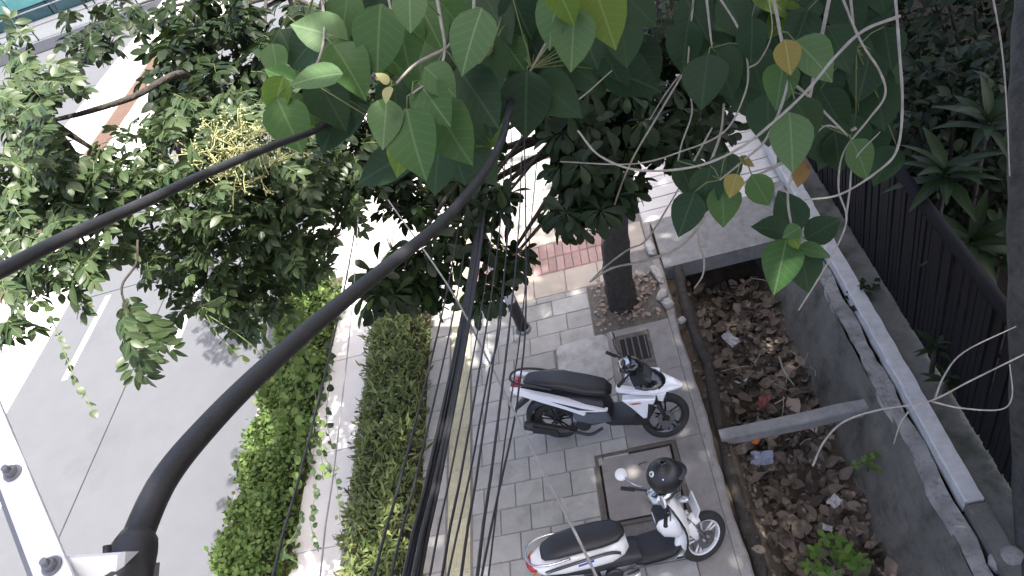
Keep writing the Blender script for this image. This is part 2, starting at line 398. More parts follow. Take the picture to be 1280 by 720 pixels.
road = tag(MB().box((-10.05,-30,RZ-.04),(-5.285,120,RZ)).build('road', mat['road']), kind='structure')
MB().box((-7.855,-20,RZ+.001),(-7.835,9.9,RZ+.004)).build('expansion_joint', mat['joint'], road)
MB().box((-10.0,9.75,RZ+.001),(-5.30,9.77,RZ+.0035)).build('expansion_joint', mat['joint'], road)
for (x, y0, y1) in [(-9.18,7.7,9.65),(-9.18,3.6,5.55),(-9.18,11.8,13.8),(-9.18,16,18),(-7.2,7.75,9.3),(-7.2,12,14),(-7.2,16.2,18.2)]:
    MB().box((x-.055,y0,RZ+.001),(x+.055,y1,RZ+.005)).build('lane_marking', mat['paint'], road)
# second carriageway strip, beyond a median of red soil
tag(MB().box((-11.45,-30,RZ-.03),(-10.052,120,RZ+.012)).build('pale_lane', mat['pale']), kind='structure')
med = tag(MB().box((-12.35,-30,-.2),(-11.60,120,RZ+.10)).build('median', mat['redsoil']), kind='structure')
for x0, x1, zt in ((-11.60,-11.45,.06),(-12.52,-12.35,.07)):
    for k in range(34):
        y = -6+k*1.0
        MB().box((x0,y+.006,-.2),(x1,y+.994,zt+random.uniform(-.008,.008))).build('kerb_stone', mat['pale'], med)
tag(MB().box((-13.7,-30,-.2),(-12.52,120,RZ+.02)).build('far_lane_edge', mat['pale']), kind='structure')
tag(MB().box((-26,-30,-.2),(-13.7,120,RZ-.005)).build('far_road', mat['road']), kind='structure')
# concrete barrier on the far side of the median
bar = empty('concrete_barrier', (-13.0,18,-.1), label='low white concrete barrier beyond the red soil median', cat='barrier')
for k in range(9):
    y = -4.0+k*2.0
    s = [(-.18,0),(.18,0),(.10,.18),(.06,.5),(-.06,.5),(-.10,.18)]
    b = MB(); b.add([(x,y+.02,z) for x,z in s]+[(x,y+1.98,z) for x,z in s], [(0,1,2,3,4,5)[::-1],(6,7,8,9,10,11)]+[(i,(i+1)%6,6+(i+1)%6,6+i) for i in range(6)])
    b.build('barrier_block', mat['pale'], bar)
# kerb between road and planting
kerb = tag(MB().box((-5.28,-30,-.2),(-5.265,60,-.05)).build('kerb', mat['bed']), kind='structure')
for k in range(22):
    y = 0+k*.8
    MB().box((-5.26,y+.006,-.2),(-5.13,y+.794,-.012+random.uniform(-.006,.006))).build('kerb_stone', mat['kerbst'], kerb)
for ya, yb in ((-6,8.3),(13.5,30)): tag(MB().box((-5.125,ya,-.16),(-4.325,yb,-.02)).build('ivy_bed', mat['earth']), kind='structure')
drive = tag(MB().box((-5.125,8.304,-.16),(-4.325,13.496,-.012)).build('driveway', mat['path']), kind='structure')
for k in range(5):
    for q in range(2): MB().box((-5.12+q*.395,8.31+k*1.035,-.012),(-5.12+q*.395+.388,8.31+k*1.035+1.025,-.002+random.uniform(-.002,.002))).build('concrete_panel', mat['path'], drive)
path = tag(MB().box((-4.32,-6,-.16),(-3.52,30,-.022)).build('path', mat['path']), kind='structure')
yy = -1.0
while yy < 16:
    L = random.uniform(1.1,1.5); 
    MB().box((-4.31,yy+.006,-.022),(-3.70,yy+L-.006,-.004+random.uniform(-.003,.003))).build('concrete_panel', mat['path'], path)
    yy += L
for k in range(30):
    MB().box((-3.69,-1+k*.55+.004,-.022),(-3.535,-1+k*.55+.546,.03+random.uniform(-.005,.005))).build('kerb_stone', mat['kerbst'], path)
for ya, yb, mm in ((-6,7.6,'earth'),(7.604,30,'path')): tag(MB().box((-3.516,ya,-.16),(-2.834,yb,-.03 if mm == 'earth' else -.012)).build('hedge_bed' if mm == 'earth' else 'paved_verge', mat[mm]), kind='structure')

pave = tag(MB().box((-2.83,-4,-.16),(.24,34,-.014)).build('pavement', mat['bed']), kind='structure')
def bev_box(name, material, bev=.03):
    """unit top-bevelled slab, x,y in 0..1, z -1..0"""
    b = MB(); e = bev
    lo = [(0,0,-1),(1,0,-1),(1,1,-1),(0,1,-1)]; mi = [(0,0,-.25),(1,0,-.25),(1,1,-.25),(0,1,-.25)]; hi = [(e,e,0),(1-e,e,0),(1-e,1-e,0),(e,1-e,0)]
    b.add(lo+mi+hi, [(8,9,10,11)]+[(i,(i+1)%4,4+(i+1)%4,4+i) for i in range(4)]+[(4+i,4+(i+1)%4,8+(i+1)%4,8+i) for i in range(4)])
    return b.mesh(name, material)
ME_pav = bev_box('paving_slab', mat['paver'], .018); ME_cream = bev_box('cream_slab', mat['cream'], .02); ME_brk = bev_box('brick', mat['brick'], .05)
def slab(name, me, x0, x1, y0, y1, th=.05, gap=.0028, dz=.0025, parent=pave):
    o = link(name, me, parent, (x0+gap, y0+gap, random.uniform(-dz, dz)), (random.uniform(-.003,.003), random.uniform(-.003,.003), random.uniform(-.004,.004)), (x1-x0-2*gap, y1-y0-2*gap, th))
    return o
ROWP = .282
def right_limit(y):
    if y < 3.4: return -.10
    if y < 4.24: return -.90
    if y < 5.15: return -.52
    if y < 5.9: return -1.18
    if y < 6.72: return -.66
    return .235
def pave_rows(y0, y1, xa, lim):
    y = y0; k = 0
    while y < y1-.02:
        ye = min(y+ROWP, y1); xr = lim((y+ye)/2)
        x = xa + (0 if k % 2 == 0 else -.2); first = True
        while x < xr-.03:
            w = random.uniform(.30,.42); xe = x+w
            if xr-xe < .14: xe = xr
            slab('paving_slab', ME_pav, max(x, xa), min(xe, xr), y, ye)
            x = xe
        y = ye; k += 1
pave_rows(1.3, 6.76, -2.235, right_limit)
pave_rows(8.22, 14.2, -2.235, right_limit)
y = 1.3
while y < 14.2:                                       # border course on the hedge side
    slab('paving_slab', ME_pav, -2.825, -2.53, y, y+.4); y += .4
for k in range(5):
    for (ya, yb) in ((6.765,7.19),(7.80,8.215)):
        x0 = -2.235+k*.44
        slab('cream_slab', ME_cream, x0, min(x0+.44,.23), ya, yb)
for k in range(18):
    for q, (ya, yb) in enumerate(((7.195,7.495),(7.50,7.795))):
        x0 = -2.235+k*.112
        if x0 < -.25: slab('brick', ME_brk, x0, x0+.112, ya, yb, gap=.0035)
slab('cream_slab', ME_cream, -.20, .23, 7.195, 7.795)
# tactile guide strip: each tile carries four raised bars
tb = MB().box((-.124,-.139,-.05),(.124,.139,-.001))
for i in range(4):
    x = -.092+i*.0613; w = .0165
    lo = [(x-w,-.118,-.001),(x+w,-.118,-.001),(x+w,.118,-.001),(x-w,.118,-.001)]; hi = [(x-w*.6,-.108,.007),(x+w*.6,-.108,.007),(x+w*.6,.108,.007),(x-w*.6,.108,.007)]
    tb.add(lo+hi, [(4,5,6,7)]+[(j,(j+1)%4,4+(j+1)%4,4+j) for j in range(4)])
ME_tac = tb.mesh('tactile_tile', mat['tactile'])
for k in range(45):
    link('tactile_tile', ME_tac, pave, (-2.385, 1.3+.141+k*ROWP, random.uniform(-.002,.002)), (0,0,random.uniform(-.006,.006)))
# smooth concrete along the drain
for (x0,x1,y0,y1) in ((-.096,.238,-3.9,3.396),(-.02,.238,3.4,4.246),(-.516,.238,4.25,5.15),(-.516,-.44,5.154,5.896),(-.02,.238,5.154,5.896),(-.44,-.02,5.80,5.896)):
    MB().box((x0,y0,-.014),(x1,y1,.001+random.uniform(-.0015,.0015))).build('concrete_apron', mat['apron'], pave)
# crumbling kerb on the drain side
kb = MB(); n = 90; rows = []
for i in range(n+1):
    y = -2+i*10.6/n; jx = .34 + .012*math.sin(i*.37)+.008*math.sin(i*.93+1)+random.uniform(-.008,.008)
    rows.append([(.242,y,-.16),(.242,y,.006),(jx-.02,y,.004+random.uniform(-.004,.004)),(jx,y,-.03),(jx-.01+random.uniform(-.01,.01),y,-.35)])
for i in range(n):
    for j in range(4):
        kb.add([rows[i][j],rows[i][j+1],rows[i+1][j+1],rows[i+1][j]], [(0,3,2,1)])
tag(kb.build('drain_kerb', mat['kerbst']), kind='structure')

# manhole with a sunken concrete lid
mh = empty('manhole', (-.46,3.83,0), label='square concrete manhole lid in a sunken frame beside the white scooter', cat='manhole')
fr = MB()
for (x0,x1,y0,y1) in ((-.42,-.385,-.41,.41),(.385,.42,-.41,.41),(-.385,.385,-.41,-.375),(-.385,.385,.375,.41)): fr.box((x0,y0,-.014),(x1,y1,.006))
fr.build('frame', mat['steel'], mh)
MB().box((-.36,-.35,-.012),(.36,.35,.0)).build('lid', mat['apron'], mh)
MB().box((-.384,-.374,-.0138),(.384,.374,-.0125)).build('gap', mat['dark'], mh)
hn = MB(); hn.tube(smooth_path([(.02,.2,.0),(.03,.2,.02),(.09,.21,.02),(.10,.21,0)],4), .006, 6); hn.build('handle', mat['steel'], mh)
# pale cover plate, rounded corner
cp = empty('cover_plate', (-.84,5.53,0), label='pale concrete cover plate with rounded corners behind the black scooter', cat='cover')
pts = []
for cx, cy, a0 in ((.24,.26,0),(-.22,.24,90),(-.22,-.24,180),(.24,-.26,270)):
    for k in range(5): a = R_(a0+k*22.5); pts.append((cx+.09*math.cos(a), cy+.09*math.sin(a)))
n = len(pts); b = MB(); b.add([(x,y,-.013) for x,y in pts]+[(x,y,.012) for x,y in pts]+[(x*.975,y*.975,.02) for x,y in pts], [tuple(range(2*n,3*n))]+[(i,(i+1)%n,n+(i+1)%n,n+i) for i in range(n)]+[(n+i,n+(i+1)%n,2*n+(i+1)%n,2*n+i) for i in range(n)])
b.build('plate', mat['plate'], cp)
# open grate next to it
gr = empty('drain_grate', (-.23,5.48,0), label='dark drain grate opening with debris behind the black scooter', cat='grate')
MB().box((-.208,-.32,-.0135),(.208,.32,-.009)).build('pit_floor', mat['pitsoil'], gr)
MB().box((-.17,-.10,-.0088),(.17,.26,-.004)).build('opening', mat['dark'], gr)
for k in range(5): MB().box((-.165+k*.075,-.095,-.0035),(-.165+k*.075+.016,.255,.002)).build('bar', mat['steel'], gr)
# pale stains on the pavers, and one patch of sunlight painted by the tactile strip
for i, (px, py, w, h) in enumerate([(700,628,.17,.09),(722,632,.14,.05),(608,446,.12,.2)]):
    c = G(px, py); b = MB(); q = []
    for k in range(12):
        a = k*math.pi/6; rr = random.uniform(.6,1.05); q.append((c[0]+w*rr*math.cos(a)*.6, c[1]+h*rr*math.sin(a)*.8, .0062))
    b.add(q, [tuple(range(12))]); b.build('stain_sun_patch', mat['plate'] if i < 2 else mat['paint'], pave)

# tree pit
pit = MB(); nx, ny = 22, 18
for i in range(nx+1):
    for j in range(ny+1):
        x = -.655+i*.895/nx; yv = 5.905+j*.85/ny
        e = min(i, nx-i, j, ny-j)/3
        pit.v.append((x, yv, -.012 + min(1,e)*(.03+random.uniform(-.014,.02))))
for i in range(nx):
    for j in range(ny): a = i*(ny+1)+j; pit.f.append((a, a+ny+1, a+ny+2, a+1))
tag(pit.build('tree_pit_soil', mat['pitsoil'], smooth=True), kind='structure')

# ---- drain
def noise_strip(x0, x1, y0, y1, nx, ny, zf, name, material):
    b = MB()
    for i in range(nx+1):
        for j in range(ny+1):
            x = x0+(x1-x0)*i/nx; yv = y0+(y1-y0)*j/ny; b.v.append((x, yv, zf(x, yv)+random.uniform(-1,1)*.012))
    for i in range(nx):
        for j in range(ny): a = i*(ny+1)+j; b.f.append((a, a+ny+1, a+ny+2, a+1))
    return tag(b.build(name, material, smooth=True), kind='structure')
def bedz(x, y):
    t = (x-.33)/.33
    led = -.16 - .5*max(0, min(1, (t-.55)*1.6))
    return led + .035*math.sin(y*3.1+x*5)+.03*math.sin(y*7.3+1)*math.sin(x*9)
noise_strip(.325, 1.62, -1.5, 7.4, 30, 130, bedz, 'drain_bed', mat['earth'])
# far wall of the drain: render below, lime-washed edge and ledge on top
def wallx(z): return 1.52 + (z+.8)*.42
wl = MB(); n = 60
for i in range(n+1):
    y = -1.5+i*8.7/n
    for z in (-.85,-.55,-.25,0,.12,.2):
        wl.v.append((wallx(z)+random.uniform(-.008,.008)+.02*math.sin(y*2.2+z*3), y, z))
for i in range(n):
    for j in range(5): a = i*6+j; wl.f.append((a, a+1, a+7, a+6))
wall = tag(wl.build('drain_wall', mat['wallface']), 'stained grey rendered wall on the fence side of the drain', 'wall')
ed = MB()
for i in range(n+1):
    y = 1.0+i*6.6/n; w = .07+.012*math.sin(i*.9)+random.uniform(-.010,.010)
    ed.v += [(1.935+.02*math.sin(i*.6)+random.uniform(-.012,.012), y, .175), (1.95+random.uniform(-.01,.01), y, .205), (1.95+.06+w, y, .21), (1.95+.06+w, y, .17)]
for i in range(n):
    for j in range(3): a = i*4+j; ed.f.append((a, a+1, a+5, a+4))
ed.build('peeling_edge', mat['limeold'], wall)
lg = MB()
for i in range(n+1):
    y = 2.9+i*5.6/n; j1 = random.uniform(-.006,.006)
    lg.v += [(2.11+j1, y, .16),(2.115+j1, y, .315),(2.13+j1, y, .325),(2.26+j1, y, .325),(2.27, y, .16)]
for i in range(n):
    for j in range(4): a = i*5+j; lg.f.append((a, a+1, a+6, a+5))
lg.f.append((0,1,2,3,4)); lg.f.append(tuple(5*n+k for k in range(5)))
tag(MB().box((2.115,-1.5,.1),(2.268,2.885,.30)).build('ledge_stub', mat['drain']), 'dark bare end of the ledge at the lower right, past the whitewash', 'ledge')
tag(lg.build('white_ledge', mat['lime']), 'white limewashed ledge running along the foot of the black fence', 'ledge')
tag(MB().box((2.275,-3,.1),(2.62,13,.262)).build('fence_footing', mat['drain']), 'dark stained concrete footing under the picket fence', 'footing')
# cross beam
bb = MB(); 
for i in range(13):
    x = .42+i*1.5/12; j = random.uniform(-.004,.004)
    for (yy_, zz) in ((-.06,-.02),(.06,-.02),(.065,.10),(.055,.115),(-.055,.115),(-.065,.10)): bb.v.append((x, 4.22+yy_+j, -.16+zz+j+ .03*i/12))
for i in range(12):
    for j in range(6): a = i*6; bb.f.append((a+j, a+(j+1)%6, a+6+(j+1)%6, a+6+j))
bb.f.append((0,1,2,3,4,5)[::-1]); bb.f.append(tuple(72+k for k in range(6)))
tag(bb.build('concrete_beam', mat['slab']), 'narrow concrete beam laid across the leaf-filled drain', 'beam')
# bridge slab over the drain
br = empty('drain_bridge', (1.2,7.7,0), label='grey concrete slab bridging the drain beyond the tree', cat='bridge')
b = MB(); b.box((-.84,-.98,-.20),(1.0,-.02,.03)); b.build('edge_slab', mat['slab'], br)
ME_br = bev_box('paving_plank', mat['path'], .02)
for k in range(16):
    for q in range(3):
        link('paving_plank', ME_br, br, (-.95+q*.65+ (0 if k%2 else -.0), -.015+k*.24, .02+random.uniform(-.004,.004)), (0,0,random.uniform(-.006,.006)), (.64,.23,.22))

# fence of close pickets
fence = empty('picket_fence', (2.5,6,.24), label='black metal picket fence above the white ledge', cat='fence')
ME_pk = MB().box((-.014,-.031,0),(.014,.031,1.55)).mesh('picket', mat['fence'])
for k in range(140):
    link('picket', ME_pk, fence, (random.uniform(-.006,.006), -4.6+k*.078, .06), (random.uniform(-.01,.01), random.uniform(-.01,.01), 0))
for z in (.2,1.1): MB().box((.016,-4.7,z),(.05,6.4,z+.045)).build('rail', mat['fence'], fence)
tr = MB(); tr.tube([(0,-4.7,1.62),(0,6.4,1.62)], .055, 10); tr.build('top_rail', mat['fence'], fence, smooth=True)

# far shelter, teal
sh = empty('teal_shelter', (-20,29,-.1), label='teal panelled station shelter across the road in the far corner', cat='shelter')
for k in range(9):
    MB().box((-7+k*1.5,-.1,.9),(-7+k*1.5+1.46,.0,3.6)).build('wall_panel', mat['teal'], sh)
    MB().box((-7+k*1.5,-.05,.1),(-7+k*1.5+1.44,.02,.86)).build('lower_panel', mat['tealdark'], sh)
MB().box((-7.2,-.6,3.65),(6.8,6,3.95)).build('roof', mat['teal'], sh)
MB().box((-7.1,.1,0),(6.6,5.5,3.6)).build('hall', mat['tealdark'], sh)
MB().box((-7.2,-3.2,0),(8.5,-.12,.35)).build('platform', mat['greymetal'], sh)
for z in (.85,1.35): MB().tube([(-7,-3.1,z),(8.3,-3.1,z)], .03, 6).build('rail', mat['greymetal'], sh)
for k in range(12): MB().tube([(-7+k*1.39,-3.1,.3),(-7+k*1.39,-3.1,1.4)], .025, 6).build('post', mat['wire'], sh)
# ------------------------------------------------------------------ scooters
def xf(mb, Mx):
    if not isinstance(mb, MB):
        for q in mb.ab: xf(q, Mx)
        return mb
    mb.v = [tuple(Mx @ Vector(p)) for p in mb.v]; return mb
def steer_matrix(delta):
    p = Vector((.58,0,.40)); ax = Vector((-.42,0,.91)).normalized()
    return Matrix.Translation(p) @ Matrix.Rotation(delta, 4, ax) @ Matrix.Translation(-p)
def wheel(root, centre, R, tw, Mx, rim_mat, spokes, disc=True):
    t = Matrix.Translation(Vector(centre)); X = (Mx @ t) if Mx else t
    n = 12; prof = [(R-tw+tw*math.cos(2*math.pi*k/n), tw*1.0*math.sin(2*math.pi*k/n)) for k in range(n+1)]
    rr = R-tw*1.72
    w = MB(); w.lathe([(rr+.012,-.032),(rr+.002,-.030),(rr-.014,-.02),(rr-.018,0),(rr-.014,.02),(rr+.002,.030),(rr+.012,.032)], 36)
    w.lathe([(.0,-.05),(.03,-.05),(.036,-.04),(.036,.04),(.03,.05),(0,.05)], 18)
    for k in range(spokes):
        a = 2*math.pi*k/spokes+.3
        for da in ((-.16,.16) if spokes <= 5 else (0,)):
            q0 = Vector((.03*math.cos(a+da*2), 0, .03*math.sin(a+da*2))); q1 = Vector(((rr-.008)*math.cos(a+da), 0, (rr-.008)*math.sin(a+da)))
            w.tube([q0, (q0+q1)/2, q1], [.013,.010,.012], 6)
    hub = xf(w, X).build('front_wheel' if centre[0] > 0 else 'rear_wheel', rim_mat, root, auto=40)
    xf(MB().lathe(prof, 40), X).build('tyre', mat['tyre'], hub, smooth=True)
    if disc:
        d = MB().lathe([(.045,-.062),(.095,-.062),(.095,-.058),(.045,-.058),(.045,-.062)], 28); xf(d, X).build('brake_disc', mat['alloy'], hub)
    return hub
def fender(R, w, a0, a1, centre, thick=.006, drop=.035):
    b = MB(); n = 14; m_ = 7; c = Vector(centre)
    for sh_ in (0, 1):
        for i in range(n+1):
            a = R_(a0+(a1-a0)*i/n)
            for j in range(m_):
                u = -1+2*j/(m_-1); rr = R + .03*(1-abs(u)**2.2) - drop*abs(u)**3 - sh_*thick
                b.v.append((c.x+rr*math.cos(a), c.y+u*w, c.z+rr*math.sin(a)))
    o = (n+1)*m_
    for i in range(n):
        for j in range(m_-1):
            a = i*m_+j; b.f.append((a, a+1, a+m_+1, a+m_)); b.f.append((o+a, o+a+m_, o+a+m_+1, o+a+1))
    for i in range(n):
        for j in (0, m_-1): a = i*m_+j; b.f.append((a, a+m_, o+a+m_, o+a))
    for i in (0, n):
        for j in range(m_-1): a = i*m_+j; b.f.append((a, o+a, o+a+1, a+1))
    return b
def ball(c, r, seg=14, sx=1, sy=1, sz=1):
    b = MB(); prof = [(max(1e-4, r*math.sin(math.pi*k/8)), -r*math.cos(math.pi*k/8)) for k in range(9)]
    b.lathe(prof, seg); b.v = [(c[0]+p[0]*sx, c[1]+p[1]*sy, c[2]+p[2]*sz) for p in b.v]; return b
class Pair:
    """left and right copies of a panel, each a part of its own"""
    def __init__(s, a, b): s.ab = (a, b)
    def build(s, *a, **k): return [q.build(*a, **k) for q in s.ab][0]
def both(f):
    a, b = MB(), MB(); f(a, 1); f(b, -1); return Pair(a, b)

def running_gear(root, S, R, rimm, spokes, forkm):
    wheel(root, (.625,0,R), R, .045, S, rimm, spokes)
    wheel(root, (-.625,0,R), R, .050, None, rimm, spokes, disc=False)
    fk = MB()
    for s in (1,-1): fk.tube([(.625,s*.075,R),(.60,s*.078,R+.10),(.50,s*.07,.62)], [.017,.022,.022], 8)
    fk.tube([(.54,0,.50),(.40,0,.90)], .03, 8); fk.tube([(.51,-.08,.60),(.51,.08,.60)], .022, 8)
    xf(fk, S).build('fork', forkm, root, smooth=True)
    en = MB(); en.loft([(-.80,.13,R,.03,.06),(-.72,.13,R+.01,.05,.095),(-.45,.13,R+.02,.055,.085),(-.28,.12,R+.03,.055,.10),(-.20,.11,R+.03,.03,.06)], 14)
    en.loft([(-.40,-.02,R+.03,.09,.07),(-.25,-.02,R+.05,.12,.10),(-.05,-.02,R+.06,.09,.08),(.0,-.02,R+.06,.05,.05)], 12)
    en.build('engine', mat['alloy'], root, auto=40)
    fan = MB(); fan.lathe([(0,-.155),(.07,-.155),(.085,-.14),(.085,-.09)], 20); fan.v = [(p[0]-.28, p[1], p[2]+R+.03) for p in fan.v]; fan.build('fan_cover', mat['plastblack'], root, auto=40)
    ex = MB(); ex.tube(smooth_path([(-.08,-.10,R-.06),(-.22,-.15,R-.10),(-.38,-.16,R-.05),(-.46,-.17,R-.02)],5), .017, 8)
    ex.tube([(-.44,-.175,R-.02),(-.52,-.18,R),(-.80,-.19,R+.08),(-.93,-.195,R+.12),(-.95,-.195,R+.125)], [.03,.052,.058,.055,.035], 14)
    mf = ex.build('muffler', mat['plastblack'], root, auto=50)
    sh_ = MB().prism([(-.86,R+.05),(-.84,R+.14),(-.56,R+.06),(-.55,R-.01)], -.225, -.252, .006); sh_.build('heat_shield', mat['alloy'] if rimm == mat['whiterim'] else mat['plastblack'], mf)
    sp = MB(); c = [(-.66+.001*k, .10, R+.03+k*.004) for k in range(60)]; sp.tube([(-.66,.105,R+.03),(-.60,.105,R+.30)], .012, 6)
    for k in range(9): sp.lathe([(.022,-.006),(.027,0),(.022,.006)], 10, Matrix.Translation((-.653+.0055*k*1.1,.105,R+.07+k*.022)) @ Matrix.Rotation(R_(90),4,'X'))
    sp.build('shock_absorber', mat['alloy'], root)
    st = MB().tube([(-.02,.12,.27),(-.06,.24,.045)], .011, 6); st.tube([(-.04,.23,.045),(-.13,.255,.035)], .010, 6); st.build('side_stand', mat['plastblack'], root)
def mirror(root, S, base, tip, r, m_head, m_stalk, face):
    st = MB().tube(smooth_path([base, ((base[0]+tip[0])/2-.02, base[1]+(tip[1]-base[1])*.25, (base[2]+tip[2])/2), tip], 5), .007, 6)
    o = xf(st, S).build('mirror', m_stalk, root, smooth=True)
    q = Vector(face).to_track_quat('Y', 'Z').to_matrix().to_4x4()
    h = MB().lathe([(1e-4,-.022),(r*.6,-.02),(r*.95,-.006),(r,.004),(r*.97,.008)], 18, Matrix.Translation(tip) @ q)
    xf(h, S).build('housing', m_head, o, smooth=True)
    g_ = MB().lathe([(r*.97,.0075),(1e-4,.0085)], 18, Matrix.Translation(tip) @ q); xf(g_, S).build('glass', mat['glass'], o)

def bars(root, S, z, half, sweep, grip=.12):
    b = MB()
    b.tube(smooth_path([(.30+sweep,-half,z),(.33,-.14,z-.02),(.36,0,z-.06),(.33,.14,z-.02),(.30+sweep,half,z)],5), .012, 8)
    o = xf(b, S).build('handlebar', mat['plastblack'], root, smooth=True)
    for s in (1,-1):
        t = (Vector((.30+sweep,s*half,z)) - Vector((.33,s*.14,z-.02))).normalized(); e = Vector((.30+sweep,s*half,z))
        xf(MB().tube([e-t*grip, e-t*.01, e+t*.012], [.018,.019,.021], 10), S).build('grip', mat['tyre'], o, smooth=True)
        lv = MB().tube(smooth_path([tuple(e-t*(grip+.03)), tuple(e-t*grip+Vector((.045,0,-.005))), tuple(e-t*.02+Vector((.05,0,-.01)))],4), .006, 6)
        xf(lv, S).build('brake_lever', mat['alloy'], o, smooth=True)
    return o

def sport_scooter():
    root = empty('scooter', (0,0,0), label='black and white scooter with sharp white side panels parked crosswise', cat='scooter', group='scooters parked on the pavement')
    S = steer_matrix(R_(20)); R = .275
    running_gear(root, S, R, mat['gloss_black'], 5, mat['plastblack'])
    xf(fender(R+.022, .065, 75, 165, (.625,0,R)), S).build('front_fender', mat['plastblack'], root, smooth=True)
    MB().loft([(-.92,0,.76,.04,.03),(-.80,0,.73,.10,.09),(-.5,0,.60,.13,.12),(-.2,0,.54,.14,.14),(.0,0,.48,.13,.13),(.05,0,.42,.09,.06)], 16, 3).build('body', mat['plastblack'], root, auto=45)
    fender(R+.06, .07, 60, 200, (-.625,0,R)).build('rear_fender', mat['plastblack'], root, smooth=True)
    seat = MB().loft([(-.86,0,.885,.05,.012),(-.82,0,.89,.09,.028),(-.64,0,.885,.122,.042),(-.42,0,.86,.134,.048),(-.34,0,.825,.138,.05),(-.15,0,.765,.142,.052),(.02,0,.72,.12,.05),(.10,0,.685,.06,.03)], 20, 3).build('seat', mat['seatv'], root, smooth=True)
    both(lambda b, s: b.prism([(-1.0,.885),(-.86,.85),(-.60,.765),(-.33,.665),(-.06,.56),(.04,.515),(-.08,.508),(-.20,.515),(-.225,.455),(-.40,.545),(-.66,.675),(-.98,.835)], s*.10, s*.160, .012)).build('side_panel', mat['whitepaint'], root, auto=35)
    both(lambda b, s: b.prism([(-.56,.695),(-.24,.575),(-.10,.535),(-.28,.552),(-.50,.66)], s*.155, s*.1635, .002)).build('side_decal', mat['decal'], root)
    both(lambda b, s: b.prism([(-.36,.525),(-.23,.475),(.02,.515),(.05,.36),(-.20,.33),(-.36,.40)], s*.10, s*.158, .012)).build('lower_panel', mat['greypaint'], root, auto=35)
    MB().loft([(-.02,0,.33,.13,.035),(.05,0,.325,.155,.04),(.32,0,.325,.155,.04),(.40,0,.36,.12,.05)], 14, 5).build('floorboard', mat['plastblack'], root, auto=40)
    MB().prism([(.30,.30),(.42,.30),(.56,.60),(.54,.86),(.44,.97),(.36,.96),(.41,.66)], -.13, .13).build('leg_shield', mat['plastblack'], root)
    both(lambda b, s: b.prism([(.30,.30),(.44,.31),(.60,.58),(.52,.62),(.40,.50),(.32,.40)], s*.12, s*.175, .012)).build('shield_side', mat['gloss_black'], root, auto=35)
    both(lambda b, s: b.prism([(.20,.855),(.40,.815),(.64,.775),(.62,.745),(.42,.755),(.20,.815)], s*.12, s*.195, .012)).build('upper_front_panel', mat['whitepaint'], root, auto=35)
    both(lambda b, s: b.prism([(.24,.705),(.40,.715),(.60,.71),(.585,.66),(.53,.60),(.465,.44),(.43,.435),(.33,.58)], s*.12, s*.212, .014)).build('lower_front_panel', mat['whitepaint'], root, auto=35)
    both(lambda b, s: b.prism([(.515,.655),(.575,.64),(.50,.46),(.475,.46)], s*.20, s*.2155, .002)).build('intake', mat['plastblack'], root)
    both(lambda b, s: b.prism([(.30,.665),(.42,.68),(.45,.66),(.35,.645)], s*.205, s*.2145, .001)).build('logo', mat['reddecal'], root)
    nose = MB(); nose.loft([(.62,0,.735,.15,.03),(.66,0,.74,.15,.04),(.74,0,.725,.11,.036),(.84,0,.705,.055,.022),(.88,0,.70,.02,.01)], 16, 2.6); nose.build('front_cowl', mat['whitepaint'], root, auto=45)
    both(lambda b, s: b.prism([(.60,.72),(.71,.72),(.66,.60),(.61,.62)], s*.09, s*.145, .01)).build('fork_cover', mat['whitepaint'], root, auto=35)
    MB().loft([(.40,0,.80,.17,.05),(.50,0,.79,.18,.07),(.60,0,.775,.155,.06),(.67,0,.755,.11,.04),(.72,0,.745,.05,.015)], 14).build('headlamp', mat['gloss_black'], root, smooth=True)
    xf(MB().loft([(.24,0,.99,.07,.02),(.29,0,1.0,.12,.045),(.38,0,1.0,.14,.055),(.46,0,.98,.10,.05),(.50,0,.96,.04,.02)], 16, 2.6), S).build('handlebar_cowl', mat['gloss_black'], root, smooth=True)
    xf(MB().prism([(.26,1.02),(.36,1.055),(.36,1.06),(.26,1.025)], -.07, .07), S).build('dashboard', mat['glass'], root)
    MB().loft([(.40,0,.88,.08,.05),(.50,0,.87,.13,.06),(.57,0,.84,.10,.05)], 12).build('inner_cowl', mat['plastblack'], root, auto=45)
    bars(root, S, 1.0, .33, -.12)
    for s in (1,-1): mirror(root, S, (.30,s*.19,1.02), (.27,s*.30,1.20), .052, mat['gloss_black'], mat['plastblack'], (-1,-.25*s,.15))
    gb = MB().tube(smooth_path([(-.52,-.13,.84),(-.70,-.14,.90),(-.90,-.12,.935),(-.99,-.06,.945),(-1.005,0,.947),(-.99,.06,.945),(-.90,.12,.935),(-.70,.14,.90),(-.52,.13,.84)],5), .014, 8); gb.build('grab_rail', mat['plastblack'], root, smooth=True)
    MB().loft([(-1.02,0,.835,.05,.02),(-.98,0,.835,.10,.032),(-.93,0,.835,.105,.03)], 12).build('tail_light', mat['red'], root, smooth=True)
    pl = MB().prism([(-.86,.62),(-.90,.66),(-1.06,.50),(-1.05,.48)], -.05, .05); pl.build('plate_hanger', mat['plastblack'], root)
    MB().box((-1.065,-.08,.46),(-1.058,.08,.54)).build('number_plate', mat['whitepaint'], root)
    return root

